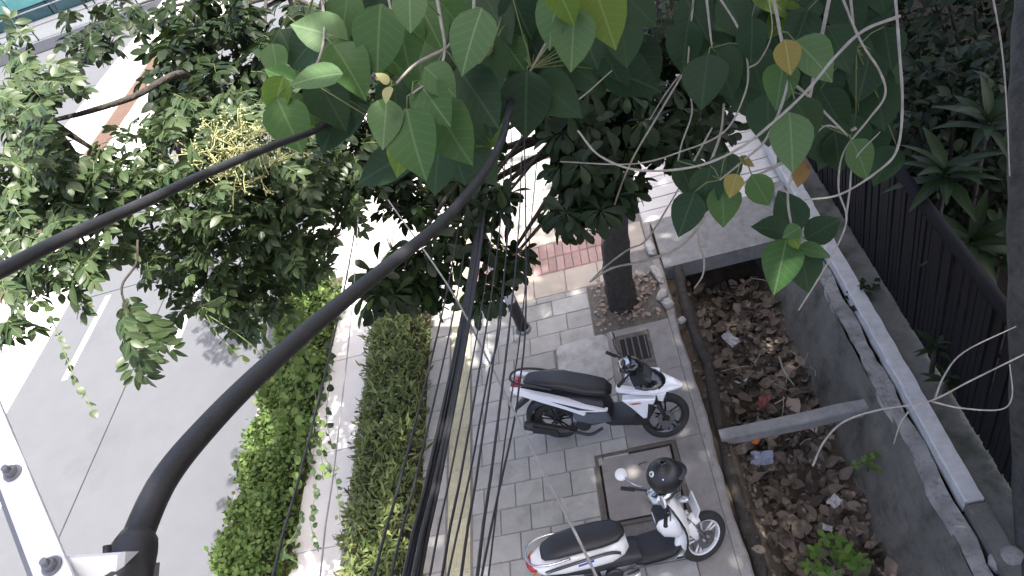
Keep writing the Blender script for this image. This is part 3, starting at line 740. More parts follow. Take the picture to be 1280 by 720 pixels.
def retro_scooter():
    root = empty('scooter', (0,0,0), label='rounded white retro scooter with white rims and a chrome headlamp cowl', cat='scooter', group='scooters parked on the pavement')
    S = steer_matrix(R_(24)); R = .265
    running_gear(root, S, R, mat['whiterim'], 5, mat['alloy'])
    xf(fender(R+.02, .06, 88, 168, (.625,0,R), drop=.05), S).build('front_fender', mat['creampaint'], root, smooth=True)
    fender(R+.05, .07, 70, 205, (-.625,0,R)).build('rear_fender', mat['plastblack'], root, smooth=True)
    MB().loft([(-1.0,0,.66,.03,.02),(-.97,0,.66,.09,.05),(-.88,0,.65,.145,.085),(-.70,0,.635,.172,.11),(-.45,0,.61,.178,.125),(-.25,0,.585,.165,.13),(-.12,0,.57,.12,.11),(-.06,0,.56,.06,.06)], 24, 2.6).build('tail_body', mat['creampaint'], root, smooth=True)
    dec = MB()
    for (z0, w_) in ((.70,.010),(.672,.005)):
        for s in (1,-1):
            pts = [(-.86,s*.148,z0-.03),(-.70,s*.172,z0+.005),(-.45,s*.176,z0+.01),(-.27,s*.165,z0-.015),(-.19,s*.148,z0-.06),(-.15,s*.135,z0-.11)]
            dec.tube(smooth_path(pts,5), w_, 6)
    dec.build('stripe', mat['decal'], root, smooth=True)
    both(lambda b, s: b.prism([(-.55,.655),(-.40,.66),(-.40,.645),(-.55,.64)], s*.17, s*.1835, .001)).build('lettering', mat['bluedecal'], root)
    MB().loft([(-.85,0,.50,.08,.05),(-.5,0,.45,.13,.07),(-.15,0,.42,.14,.09),(.02,0,.38,.13,.06)], 14, 3).build('body', mat['plastblack'], root, auto=45)
    MB().loft([(-.86,0,.762,.06,.012),(-.83,0,.775,.10,.028),(-.70,0,.79,.135,.042),(-.48,0,.785,.145,.048),(-.28,0,.76,.142,.052),(-.14,0,.745,.12,.052),(-.07,0,.735,.07,.035),(-.05,0,.73,.03,.015)], 22, 2.8).build('seat', mat['seatv'], root, smooth=True)
    gb = MB().tube(smooth_path([(-.60,-.15,.755),(-.78,-.165,.775),(-.93,-.13,.79),(-.985,-.06,.795),(-.995,0,.795),(-.985,.06,.795),(-.93,.13,.79),(-.78,.165,.775),(-.60,.15,.755)],5), .012, 8); gb.build('grab_rail', mat['chrome'], root, smooth=True)
    MB().loft([(-1.03,0,.655,.03,.02),(-1.0,0,.66,.085,.045),(-.93,0,.665,.115,.05)], 14).build('tail_light', mat['red'], root, smooth=True)
    for s in (1,-1): ball((-.97,s*.125,.63), .028, 10).build('indicator', mat['orange'], root, smooth=True)
    MB().loft([(-.06,0,.34,.12,.035),(.04,0,.33,.16,.04),(.32,0,.33,.165,.04),(.40,0,.36,.13,.05)], 14, 5).build('floorboard', mat['plastblack'], root, auto=40)
    both(lambda b, s: b.tube(smooth_path([(-.10,s*.165,.34),(.10,s*.172,.325),(.30,s*.172,.33),(.40,s*.165,.40)],4), .010, 6)).build('floor_trim', mat['decal'], root, smooth=True)
    # leg shield: a curved sheet
    ls = MB(); nz, nw = 12, 11
    prof = [(.33,.32),(.40,.31),(.45,.40),(.475,.50),(.485,.60),(.48,.70),(.46,.80),(.43,.90),(.40,.97)]
    for sh_ in (0,.018):
        for (x, z) in prof:
            hw = .185 if z < .75 else .185-.09*(z-.75)/.22
            for j in range(nw):
                u = -1+2*j/(nw-1); ls.v.append((x+.055*(1-u*u)-sh_, u*hw, z))
    o_ = len(prof)*nw
    for i in range(len(prof)-1):
        for j in range(nw-1): a = i*nw+j; ls.f.append((a, a+1, a+nw+1, a+nw)); ls.f.append((o_+a, o_+a+nw, o_+a+nw+1, o_+a+1))
        for j in (0, nw-1): a = i*nw+j; ls.f.append((a, a+nw, o_+a+nw, o_+a))
    shd = ls.build('leg_shield', mat['creampaint'], root, smooth=True)
    both(lambda b, s: b.tube([(x-.008, s*(.188 if z < .75 else .188-.09*(z-.75)/.22), z) for x, z in prof], .011, 8)).build('edge_trim', mat['gloss_black'], shd, smooth=True)
    MB().loft([(.24,0,.70,.10,.05),(.28,0,.68,.14,.12),(.40,0,.66,.16,.16),(.45,0,.66,.14,.15)], 14, 3.5).build('glove_box', mat['creampaint'], root, auto=45)
    MB().prism([(.236,.735),(.27,.80),(.40,.83),(.40,.80),(.28,.76)], -.09, .09, .004).build('glove_tray', mat['plastblack'], root)
    xf(MB().loft([(.25,0,1.0,.05,.02),(.29,0,1.01,.10,.05),(.38,0,1.01,.12,.07),(.46,0,1.0,.11,.075),(.52,0,.99,.085,.07)], 18), S).build('handlebar_cowl', mat['chrome'], root, smooth=True)
    hl = MB().lathe([(1e-4,.05),(.05,.04),(.078,.01),(.082,-.02)], 22, Matrix.Translation((.53,0,.985)) @ Matrix.Rotation(R_(-90),4,'Z')); xf(hl, S).build('headlamp', mat['glass'], root, smooth=True)
    xf(MB().lathe([(.082,.012),(.09,0),(.086,-.03)], 22, Matrix.Translation((.53,0,.985)) @ Matrix.Rotation(R_(-90),4,'Z')), S).build('headlamp_ring', mat['chrome'], root, smooth=True)
    dsh = MB().lathe([(1e-4,.012),(.05,.01),(.06,0)], 18, Matrix.Translation((.32,0,1.06)) @ Matrix.Rotation(R_(75),4,'X')); xf(dsh, S).build('dashboard', mat['glass'], root, smooth=True)
    xf(both(lambda b, s: b.loft([(.48,s*.10,.90,.03,.02),(.55,s*.11,.88,.045,.03),(.58,s*.11,.87,.02,.015)], 10)), S).build('indicator', mat['glass'], root, smooth=True)
    bars(root, S, 1.0, .34, -.12)
    mirror(root, S, (.31,.15,1.04), (.22,.34,1.15), .062, mat['creampaint'], mat['chrome'], (.2,.5,-.85))  # upturned cream back imitates the bright sky reflected in the mirror
    mirror(root, S, (.31,-.15,1.04), (.25,-.30,1.19), .055, mat['creampaint'], mat['chrome'], (-1,.2,.2))
    pl = MB().prism([(.60,.68),(.615,.675),(.665,.79),(.65,.795)], -.115, .115); pl.build('number_plate', mat['whiterim'], root)
    both(lambda b, s: b.prism([(.46,.56),(.56,.60),(.60,.46),(.58,.34),(.55,.34)], s*.06, s*.085, .006)).build('fork_cover', mat['creampaint'], root, auto=40)
    fp = MB().loft([(-.16,-.19,.31,.035,.010),(-.10,-.20,.31,.05,.012),(-.04,-.19,.31,.035,.010)], 10); fp.build('footpeg', mat['chrome'], root, auto=40)
    return root

sc1 = sport_scooter(); sc1.location = (-.635, 4.45, 0); sc1.rotation_euler = (R_(-10), 0, R_(-12)); sc1.scale = (.915,.95,.97)
sc2 = retro_scooter(); fa = G(878,668,.25); sc2.rotation_euler = (R_(-10), 0, R_(8)); sc2.scale = (.93,.93,.91)
sc2.location = (fa[0]-.625*.93*math.cos(R_(8)), fa[1]-.045-.625*.93*math.sin(R_(8)), 0)

# helmet hung on the right mirror of the white scooter
hp = Vector(G(831,594,1.08))
he = empty('helmet', hp, label='black open-face helmet hung over the white scooter handlebar', cat='helmet')
h = MB(); nu, nv = 26, 14
for j in range(nv+1):
    ph = math.pi*.04 + (math.pi*.66)*j/nv
    for i in range(nu):
        th = 2*math.pi*i/nu; front = max(0, math.cos(th))
        ph2 = ph*(1-.28*front*(j/nv)**2)
        h.v.append((.155*math.sin(ph2)*math.cos(th), .142*math.sin(ph2)*math.sin(th), .150*math.cos(ph2)))
for j in range(nv):
    for i in range(nu): h.f.append((j*nu+i, j*nu+(i+1)%nu, (j+1)*nu+(i+1)%nu, (j+1)*nu+i))
h.f.append(tuple(range(nu)))
sh = h.build('shell', mat['helmet'], he, smooth=True)
rimv = [h.v[nv*nu+i] for i in range(nu)]; MB().tube(rimv+[rimv[0]], .008, 6).build('rim', mat['plastblack'], he, smooth=True)
pk = MB()
for i in range(9):
    th = R_(-60+i*15); pk.v += [(.152*math.cos(th)*.93, .140*math.sin(th)*.95, .045), (.19*math.cos(th), .15*math.sin(th), .022)]
for i in range(8): pk.f.append((2*i, 2*i+1, 2*i+3, 2*i+2))
pk.build('peak', mat['helmet'], he, smooth=True)
def stick(th, ph, r, m_, name, k=1.012):
    c = Vector((.155*math.sin(ph)*math.cos(th), .142*math.sin(ph)*math.sin(th), .150*math.cos(ph)))*k
    q = c.normalized().to_track_quat('Y','Z').to_matrix().to_4x4()
    MB().lathe([(1e-4,.003),(r*.9,.002),(r,-.004)], 14, Matrix.Translation(c) @ q).build(name, m_, he)
stick(R_(200), R_(52), .026, mat['whiterim'], 'sticker'); stick(R_(250), R_(60), .008, mat['chrome'], 'rivet'); stick(R_(200), R_(52.5), .012, mat['decal'], 'sticker_emblem', 1.035)
he.rotation_euler = (R_(-14), R_(6), R_(10))
# ------------------------------------------------------------------ planting
UP = np.array([0, 0, 1.0])
def rnd(): return rng.normal(size=3)
# low clipped hedge beside the pavement
def hedge(name, label, x0, x1, y0, y1, h, n, t, material, ls, core_m, group=None, lump=.06):
    root = empty(name, ((x0+x1)/2, (y0+y1)/2, 0), label=label, cat='hedge', group=group)
    core = MB(); nn = 60; w = (x1-x0)/2; cx = (x0+x1)/2
    for i in range(nn+1):
        y = y0+(y1-y0)*i/nn
        for (u, z) in ((-.75,-.03),(-.78,.4),(-.55,.60),(0,.64),(.55,.60),(.78,.4),(.75,-.03)):
            core.v.append((cx+u*w*.9, y, z*h + random.uniform(-.02,.02)))
    for i in range(nn):
        for j in range(6): a = i*7+j; core.f.append((a, a+1, a+8, a+7))
    wbuild(core, 'stems', core_m, root)
    Rs = []; Ls = []
    for k in range(n):
        y = rng.uniform(y0, y1); a = rng.uniform(-.35, math.pi+.35)
        lm = 1 + lump*math.sin(y*5.3)+lump*math.sin(y*11.7+2)+rng.normal()*.10
        ca, sa = math.cos(a), math.sin(a)
        px_ = cx + math.copysign(abs(ca)**.6, ca)*w*lm; pz = max(.0, math.copysign(abs(sa)**.6, sa)*h*.95*lm) + .02
        out = np.array([ca*.8, rng.normal()*.5, max(sa, .1)+.35]) + rnd()*.45
        if rng.uniform() < .38:
            px_ = cx+rng.uniform(-.8,.8)*w; pz = h*.92*lm; out = np.array([rng.normal()*.7, rng.normal()*.7, .45]); ca, sa = 0, 1
        nrm = np.array([ca, 0, sa+.5]) + rnd()*.5
        pz *= rng.uniform(.85,1.0)
        Rs.append(frame(out, nrm, ls*rng.uniform(.7,1.3))); Ls.append((px_, y, pz))
    merge('foliage', t, Rs, Ls, material, root)
    return root
hedge('clipped_hedge', 'clipped green hedge of narrow leaves between the path and the pavement', -3.50, -2.86, 1.6, 7.3, .46, 8500, T_lance, mat['hedge'], .092, M('hedge_core', (.028,.032,.014), (.014,.016,.008), 20, .95))
iv = hedge('ivy_hedge', 'bright green creeper mound along the road edge', -4.98, -4.34, 1.6, 8.1, .44, 15000, T_round, mat['ivy'], .054, M('ivy_core', (.03,.045,.014), (.015,.022,.008), 20, .95), lump=.12)

# ---- trees
def limb(pts, r0, r1, n=6):
    q = smooth_path(pts, n); b = MB(); k = len(q)
    rad = [(r0+(r1-r0)*i/(k-1))*(1+.06*math.sin(i*2.1)) for i in range(k)]
    return b.tube(q, rad, 9)
def blob_points(blobs, n_each=None):
    out = []
    for (px, py, rx, ry, d, dd, n) in blobs:
        for _ in range(n):
            while True:
                u = rng.uniform(-1, 1, 2)
                if u.dot(u) < 1: break
            out.append((P(px+u[0]*rx, py+u[1]*ry, d+rng.normal()*dd), P(px, py, d)))
    return out
def sprig_leaves(base, direction, n_pairs, ll, Rs, Ls, stems, droop=.35, spread=.9):
    """a pinnate leaf: leaflets in turn along a drooping stalk"""
    d = unit(direction); p = np.array(base, float); pts = [p.copy()]; step = ll*.42
    side0 = unit(np.cross(d, UP+.2*rnd()))
    nrm = unit(np.cross(side0, d)); nrm = nrm if nrm[2] > 0 else -nrm
    for k in range(n_pairs):
        d = unit(d - UP*droop/n_pairs + rnd()*.05); p = p+d*step; pts.append(p.copy())
        for s in (1, -1):
            ax = d*rng.uniform(.35,.7) + side0*s*spread + rnd()*.15 - UP*.15
            Rs.append(frame(ax, nrm+rnd()*.3, ll*rng.uniform(.8,1.15)*(1-.25*abs(k/n_pairs-.5)))); Ls.append(p + s*side0*.004)
    Rs.append(frame(d, nrm+rnd()*.2, ll)); Ls.append(p)
    stems.append(pts)
def rosette_leaves(base, n, ll, Rs, Ls, aim):
    a0 = rng.uniform(0, 6.28); aim = unit(aim); s = unit(np.cross(aim, rnd())); t = np.cross(aim, s)
    for k in range(n):
        a = a0+k*6.283/n+rng.normal()*.2; out = s*math.cos(a)+t*math.sin(a)
        ax = out + aim*rng.uniform(-.1,.5) - UP*rng.uniform(.15,.6)
        Rs.append(frame(ax, aim+UP*.4+rnd()*.25, ll*rng.uniform(.75,1.2))); Ls.append(np.array(base)+out*.012)
def stems_mesh(stems, r):
    b = MB()
    for pts in stems: b.tube([pts[0], pts[len(pts)//2], pts[-1]], [r, r*.8, r*.4], 3, cap=False)
    return b

def pinnate_tree(label, base, trunk_pts, blobs, ll, material, n_parts, droop=.4):
    root = empty('tree', base, label=label, cat='tree', group='street trees')
    wbuild(limb(trunk_pts, .11, .05), 'trunk', mat['bark'], root)
    Rs = []; Ls = []; st = []; lm = MB()
    top = np.array(trunk_pts[-1])
    for bl in blobs:
        c = P(bl[0], bl[1], bl[4]+.15); st0 = top if bl[0] > 170 or 'sunlit' not in label else P(58,152,4.2)
        mid = (st0+c)/2 + np.array([0, 0, .25 if st0 is top else .03]) + rnd()*(.12 if st0 is top else .03)
        q = smooth_path([st0, mid, c], 6); lm.tube(q, [.035*(1-.8*i/(len(q)-1)) for i in range(len(q))], 6)
    if 'sunlit' in label: lm.tube(smooth_path([top, P(235,95,5.1), P(165,122,4.6), P(105,141,4.35), P(58,152,4.2)],6), [.03-.0008*i for i in range(25)], 6)
    wbuild(lm, 'limb', mat['bark'], root)
    for (p, c) in blob_points(blobs):
        dirn = (p-c)*1.2 + np.array([rng.normal()*.35, rng.normal()*.35, rng.uniform(-.35,.35)])
        sprig_leaves(p - unit(dirn)*ll*1.2, dirn, rng.integers(3, 6), ll*rng.uniform(.85,1.2), Rs, Ls, st, droop)
    wbuild(stems_mesh(st, .003), 'leaf_stalks', mat['vinegreen'], root)['kind'] = 'stuff'
    leaves_on(root, T_oval, Rs, Ls, material, n_parts, rest='crown')
    return root

# sunlit pinnate tree over the road (left)   blobs: px, py, rx, ry, depth, spread, sprigs
B_left = [(225,190,95,60,4.6,.4,95),(300,230,80,60,4.8,.4,90),(185,250,90,45,4.6,.4,70),(330,170,70,60,4.7,.4,60),(285,310,70,60,5.0,.35,75),(350,280,60,55,5.0,.3,60),
          (255,365,42,30,4.8,.25,26),(215,315,45,28,4.8,.3,24),(110,250,60,30,4.3,.3,38),(40,270,60,35,4.2,.3,38),(400,225,50,45,5.2,.3,60),(385,320,30,32,5.0,.2,26),
          (300,380,30,22,5.0,.2,12),(330,350,40,30,5.1,.2,24),(425,262,28,22,5.2,.2,10),(300,402,24,14,5.0,.2,5),(345,385,20,16,5.1,.2,6),(205,345,30,18,4.8,.2,6),(150,300,40,18,4.5,.3,9),(270,135,60,30,4.9,.4,26),(345,225,50,40,4.9,.3,30)]
B_edge = [(40,190,42,35,4.0,.3,34),(20,120,32,40,4.1,.3,30),(70,100,24,22,4.2,.2,10),(75,215,50,22,4.0,.25,24),(15,340,25,40,3.8,.2,14),(70,335,45,22,3.8,.2,16),(15,405,14,14,3.7,.1,5),(15,225,25,30,4.0,.2,18),(60,370,46,26,3.8,.2,8),(110,312,40,18,4.0,.2,7),(20,60,30,30,4.4,.3,8),(130,195,22,14,4.3,.2,4),(40,140,40,30,4.1,.3,16)]
B_left = [t[:6]+(int(t[6]*1.5),) for t in B_left+B_edge]
pinnate_tree('pinnate-leaved tree with sunlit crown hanging over the road', (-4.95,8.0,-.02), [(-4.95,8.0,-.1),(-4.85,7.9,1.4),(-4.5,7.4,2.7),(-3.9,6.4,3.7)], B_left, .080, mat['leaflet'], 290)
# the road-side crown behind, in deeper green
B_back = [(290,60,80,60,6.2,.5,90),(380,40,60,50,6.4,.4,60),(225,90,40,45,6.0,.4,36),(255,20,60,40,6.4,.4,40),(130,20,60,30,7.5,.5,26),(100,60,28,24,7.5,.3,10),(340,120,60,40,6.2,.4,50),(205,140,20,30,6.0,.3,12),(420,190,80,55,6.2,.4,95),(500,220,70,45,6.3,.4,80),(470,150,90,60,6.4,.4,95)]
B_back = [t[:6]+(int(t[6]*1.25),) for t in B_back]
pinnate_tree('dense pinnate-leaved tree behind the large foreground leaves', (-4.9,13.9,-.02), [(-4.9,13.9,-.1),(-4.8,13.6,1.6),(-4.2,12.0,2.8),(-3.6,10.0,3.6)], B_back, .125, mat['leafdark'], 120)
# dangling end of a branch over the road
B_tip = [(160,385,22,22,3.6,.15,10),(170,425,20,18,3.6,.12,8)]
def tip_branch():
    root = empty('hanging_branch', P(150,362,3.6), label='leafy branch end dangling in front of the road lane line', cat='branch')
    Rs = []; Ls = []; st = []
    wbuild(MB().tube(smooth_path([P(172,300,3.75), P(170,330,3.7), P(152,360,3.6), P(165,400,3.6), P(182,432,3.6)],5), .006, 6), 'stem', mat['bark'], root)
    for (p, c) in blob_points(B_tip): sprig_leaves(p, (p-c)*.5+ (P(190,440,3.6)-P(150,365,3.6)) + rnd()*.05, 4, .085, Rs, Ls, st, .5)
    leaves_on(root, T_oval, Rs, Ls, mat['leaflet'], 200)
tip_branch()

# pavement tree in the pit: dark crown of whorled leaves
def whorl_tree(label, base, trunk_pts, r0, blobs, ll, material, n_parts, trunk_m):
    root = empty('tree', base, label=label, cat='tree', group='street trees')
    wbuild(limb(trunk_pts, r0, r0*.55), 'trunk', trunk_m, root)
    top = np.array(trunk_pts[-1]); lm = MB()
    for bl in blobs:
        c = P(bl[0], bl[1], bl[4]+.2); mid = (top+c)/2+np.array([0,0,.2])+rnd()*.1; q = smooth_path([top, mid, c], 6)
        lm.tube(q, [.04*(1-.8*i/(len(q)-1)) for i in range(len(q))], 6)
    wbuild(lm, 'limb', trunk_m, root)
    Rs = []; Ls = []
    for (p, c) in blob_points(blobs):
        rosette_leaves(p, rng.integers(5, 8), ll, Rs, Ls, (p-c)*.5+UP*.35+rnd()*.35)
    leaves_on(root, T_obov, Rs, Ls, material, n_parts, rest='crown')
B_pit = [(760,150,70,60,5.3,.35,70),(722,180,32,50,5.2,.3,30),(748,225,45,42,5.2,.3,44),(850,170,36,36,5.4,.3,26),(720,110,70,50,5.5,.3,55),(820,140,50,45,5.5,.3,34),(685,90,40,60,5.6,.3,36),(728,272,26,18,5.0,.2,9),(705,265,22,16,5.0,.15,6),
         (595,250,32,36,5.4,.3,18),(628,250,16,20,5.3,.2,5),(575,300,40,40,5.4,.25,24),(630,335,26,32,5.2,.15,14),(605,370,24,20,5.2,.15,9),(505,345,38,38,5.4,.2,28),(478,370,20,22,5.3,.15,8),(545,350,24,34,5.5,.2,14),(585,190,40,40,5.6,.3,22),(760,50,60,50,5.6,.3,34),(850,70,50,55,5.8,.3,34),(880,150,40,40,5.8,.3,22)]
B_pit = [t[:6]+(int(t[6]*(1.6 if t[0] > 640 else 1.15)),) for t in B_pit]
tb_ = G(779,380)
whorl_tree('pavement tree with dark whorled leaves standing in the soil pit', (tb_[0],tb_[1],0), [(tb_[0],tb_[1],-.1),(tb_[0]+.03,tb_[1]-.02,.5),(tb_[0]+.14,6.2,1.3),(tb_[0]+.24,6.05,2.1),(.02,5.7,2.9)], .20, B_pit, .16, mat['leafdark'], 230, mat['bark'])

# shade tree leaning up at the right edge; its high crown shades the pavement, drain and fence
rt = [G(1300,790,.24), P(1290,640,5.6), P(1285,420,5.0), P(1284,220,4.8), P(1286,60,4.9), P(1300,-120,5.4)]
last = rt[-1]; rt = [np.array(p) for p in rt] + [last+np.array([.5,.9,1.6]), last+np.array([1.2,1.2,3.6]), last+np.array([1.9,1.0,5.4])]
root = empty('tree', rt[0], label='large shade tree with grey leaning trunk at the right edge', cat='tree', group='street trees')
wbuild(limb(rt, .13, .08), 'trunk', mat['barkgrey'], root)
top = rt[-1]; lm = MB(); Rs = []; Ls = []
# the crown, out of view, has its footprint shaped for the shade it casts
def can_ok(x, y): return (x > .62 + .3*math.sin(y*1.7) + .62*max(0, y-3.7)) and x < 7.2 + .3*y 
cells = []
while len(cells) < 2300:
    x, y = rng.uniform(.2, 10.5), rng.uniform(-3.5, 11.5)
    if can_ok(x, y): cells.append((x, y))
for k in range(26):
    x, y = cells[k]; q = smooth_path([top, (top+np.array([x,y,9.5]))/2+np.array([0,0,.5]), np.array([x,y,9.6])], 5); lm.tube(q, [.06*(1-.8*i/(len(q)-1)) for i in range(len(q))], 6)
wbuild(lm, 'limb', mat['barkgrey'], root)
for (x, y) in cells:
    z = rng.uniform(8.7, 10.6)
    for k in range(11):
        p = np.array([x, y, z])+rnd()*np.array([.34,.34,.2]); Rs.append(frame(rnd()+np.array([0,0,-.3]), UP+rnd()*.5, rng.uniform(.2,.32), 1.3)); Ls.append(p)
merge('crown', T_can, Rs, Ls, mat['canopy'], root)

# ---- shrubs and strap-leaved plants behind the fence
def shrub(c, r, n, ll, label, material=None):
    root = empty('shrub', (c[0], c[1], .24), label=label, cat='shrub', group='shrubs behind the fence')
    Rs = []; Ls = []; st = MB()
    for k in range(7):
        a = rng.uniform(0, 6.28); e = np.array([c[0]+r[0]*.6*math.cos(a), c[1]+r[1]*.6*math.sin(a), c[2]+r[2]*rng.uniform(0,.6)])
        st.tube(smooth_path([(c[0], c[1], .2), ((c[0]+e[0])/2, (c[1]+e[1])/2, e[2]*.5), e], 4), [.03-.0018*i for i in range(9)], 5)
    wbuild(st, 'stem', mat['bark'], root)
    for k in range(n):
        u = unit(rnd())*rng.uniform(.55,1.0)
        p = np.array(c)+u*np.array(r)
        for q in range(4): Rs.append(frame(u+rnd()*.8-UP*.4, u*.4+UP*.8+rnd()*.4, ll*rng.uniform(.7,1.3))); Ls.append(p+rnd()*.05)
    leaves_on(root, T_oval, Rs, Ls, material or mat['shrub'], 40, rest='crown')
shrubs = [((3.5,6.2,1.2),(.9,1.0,1.2),420,'dark leafy shrub behind the black fence, nearest the strap-leaved plant'),((4.6,7.6,1.6),(1.3,1.3,1.6),520,'dark shrub behind the fence below the small glossy highlights'),((3.0,8.6,1.4),(.9,1.2,1.5),420,'dark shrub crowding the far end of the fence'),
          ((6.2,9.5,1.8),(1.6,1.6,2.0),520,'tall dark shrub in the upper right corner'),((3.9,10.8,1.6),(1.4,1.5,2.0),520,'dark shrub behind the pale hanging twigs'),((4.6,4.9,1.0),(.9,.9,1.1),300,'dark shrub beside the leaning grey trunk'),((1.4,12.2,1.5),(1.3,1.4,1.9),520,'dark shrub behind the yellow leaf at top right'),
          ((7.6,12.2,1.8),(2.0,2.0,2.3),620,'tall dark shrub at the very top right'),((5.2,13.8,1.8),(2.0,1.8,2.2),560,'dark shrub behind the other garden shrubs'),((8.6,8.6,1.4),(1.6,1.8,1.6),420,'dark shrub at the right edge above the trunk'),((2.9,15.5,1.8),(2.0,1.8,2.2),560,'farthest dark shrub beyond the bridge slab'),
          ((5.4,6.3,1.5),(1.0,1.0,1.6),360,'dark shrub behind the trunk at the right edge')]
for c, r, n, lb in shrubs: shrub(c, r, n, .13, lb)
def strap_plant(base, h, n, L, label, material=None):
    root = empty('strap_plant', base, label=label, cat='plant', group='strap-leaved plants by the fence')
    wbuild(MB().tube([base, np.array(base)+np.array([0,0,h])], [.025,.02], 7), 'stem', mat['bark'], root)
    me = tmpl_mesh(T_strap, 'leaf', material or mat['strap']); c = np.array(base)+np.array([0,0,h])
    for k in range(n):
        a = k*2.4+rng.normal()*.2; el = .15+1.1*k/n; ax = np.array([math.cos(a)*math.cos(el), math.sin(a)*math.cos(el), math.sin(el)])
        leaf_obj('leaf', me, root, frame(ax, UP+ax*.2+rnd()*.1, L*rng.uniform(.8,1.15), 1.35), c - UP*.10*(1-k/n))
def onX(px, py, X): w = ray(px, py); return CP + w*(X/w[0])
for (px, py, X, n, L, lb, hh) in [(1182,215,2.75,16,.46,'strap-leaved plant arching over the fence top',1.9),(1235,150,3.2,14,.42,'strap-leaved plant higher up behind the fence, left of the trunk',1.8),(1215,300,2.9,14,.42,'strap-leaved plant just behind the fence top rail',1.6),(1120,195,2.85,12,.36,'small strap-leaved plant behind the far part of the fence',1.7),(1250,320,3.3,12,.4,'strap-leaved plant between the fence rail and the leaning trunk',1.3)]:
    c = onX(px, py, X); hgt = max(.3, c[2]-.24); strap_plant((c[0], c[1], .24), hgt, n, L, lb)
for (px, py, n, L, lb, m_) in [(1170,430,11,.20,'leafy weed growing through the middle of the fence','strap'),(1185,470,8,.2,'weed growing at the foot of the fence','strap')]:
    c = onX(px, py, 2.42); strap_plant((c[0], c[1], .33), max(.1, c[2]-.33), n, L, lb, mat[m_])
def weed(base, n, L, spread, label, t=T_oval, material=None):
    root = empty('weed', base, label=label, cat='weed', group='weeds in the drain')
    me = tmpl_mesh(t, 'leaf', material or mat['weed']); st = MB()
    for k in range(n):
        a = rng.uniform(0, 6.28); e = np.array(base)+np.array([math.cos(a)*spread*rng.uniform(.2,1), math.sin(a)*spread*rng.uniform(.2,1), rng.uniform(.08,.26)])
        st.tube([base, (np.array(base)+e)/2+UP*.03, e], .003, 4)
        for q in range(4): leaf_obj('leaf', me, root, frame(np.array([math.cos(a+q*1.6), math.sin(a+q*1.6), .3])+rnd()*.2, UP+rnd()*.25, L*rng.uniform(.7,1.2)), e)
    wbuild(st, 'stem', mat['vinegreen'], root)
weed(tuple(G(1045,712,-.45)), 16, .10, .26, 'bright green weed in the drain at the bottom of the view')
weed(tuple(G(1085,590,-.3)), 9, .05, .16, 'small mossy weed on the foot of the drain wall', T_round, mat['ivy'])
weed(tuple(G(1068,392,.05)), 10, .06, .16, 'small creeper on the drain wall under the peeling edge', T_round, mat['strap'])
weed(tuple(G(1090,372,.2)), 6, .05, .12, 'tuft of creeper lying over the white ledge', T_round, mat['strap'])

# ---- fallen leaves
def litter(n, area, zf, t, ll, jit=.03):
    Rs = []; Ls = []
    for k in range(n):
        x = area[0]+(area[1]-area[0])*rng.beta(1.6,1.6); y = rng.uniform(area[2], area[3])
        Rs.append(frame(np.array([rng.normal(), rng.normal(), rng.normal()*.25]), UP+rnd()*.28, ll*rng.uniform(.45,1.35))); Ls.append((x, y, zf(x, y)+.02+rng.uniform(0, jit)))
    return Rs, Ls
AR = (.50, 1.62, 1.2, 6.75)
Rs, Ls = litter(1000, AR, bedz, T_dry, .135, .05); lt = merge('leaf_litter', T_dry, Rs, Ls, mat['dry']); tag(lt, 'brown dead leaf litter filling the drain', 'leaf litter')
Rs, Ls = litter(1200, (.36,1.65,1.2,6.75), bedz, T_dry2, .07, .03); l2 = merge('leaf_litter', T_dry2, Rs, Ls, mat['dry']); tag(l2, 'small crumbled leaf litter along the drain', 'leaf litter')
mes = [tmpl_mesh(T_dry, 'dry_leaf', mat['dry']), tmpl_mesh(T_dry2, 'dry_leaf', mat['drypale']), tmpl_mesh(T_ovate2, 'dry_leaf', mat['dry'])]
Rs, Ls = litter(150, (.55,1.6,1.6,6.2), bedz, T_dry, .19, .07)
for i in range(len(Ls)):
    zone = 'in front of the cross beam' if Ls[i][1] < 4.1 else ('behind the cross beam' if Ls[i][1] < 5.3 else 'near the bridge slab'); side = 'by the near bank' if Ls[i][0] < .95 else ('along the middle' if Ls[i][0] < 1.25 else 'by the far wall')
    tag(leaf_obj('dry_leaf', mes[i % 3], None, Rs[i], Ls[i]), ('large curled brown dead leaf', 'large pale curled dead leaf', 'broad flat brown dead leaf')[i % 3]+f' {zone}, {side}', 'dry leaf', 'fallen leaves in the drain')
Rs, Ls = litter(170, (-.62,.23,5.93,6.73), lambda x, y: .01, T_dry, .06, .02); l3 = merge('leaf_litter', T_dry, Rs, Ls, mat['drypale']); tag(l3, 'small dead leaves scattered on the tree pit soil', 'leaf litter')
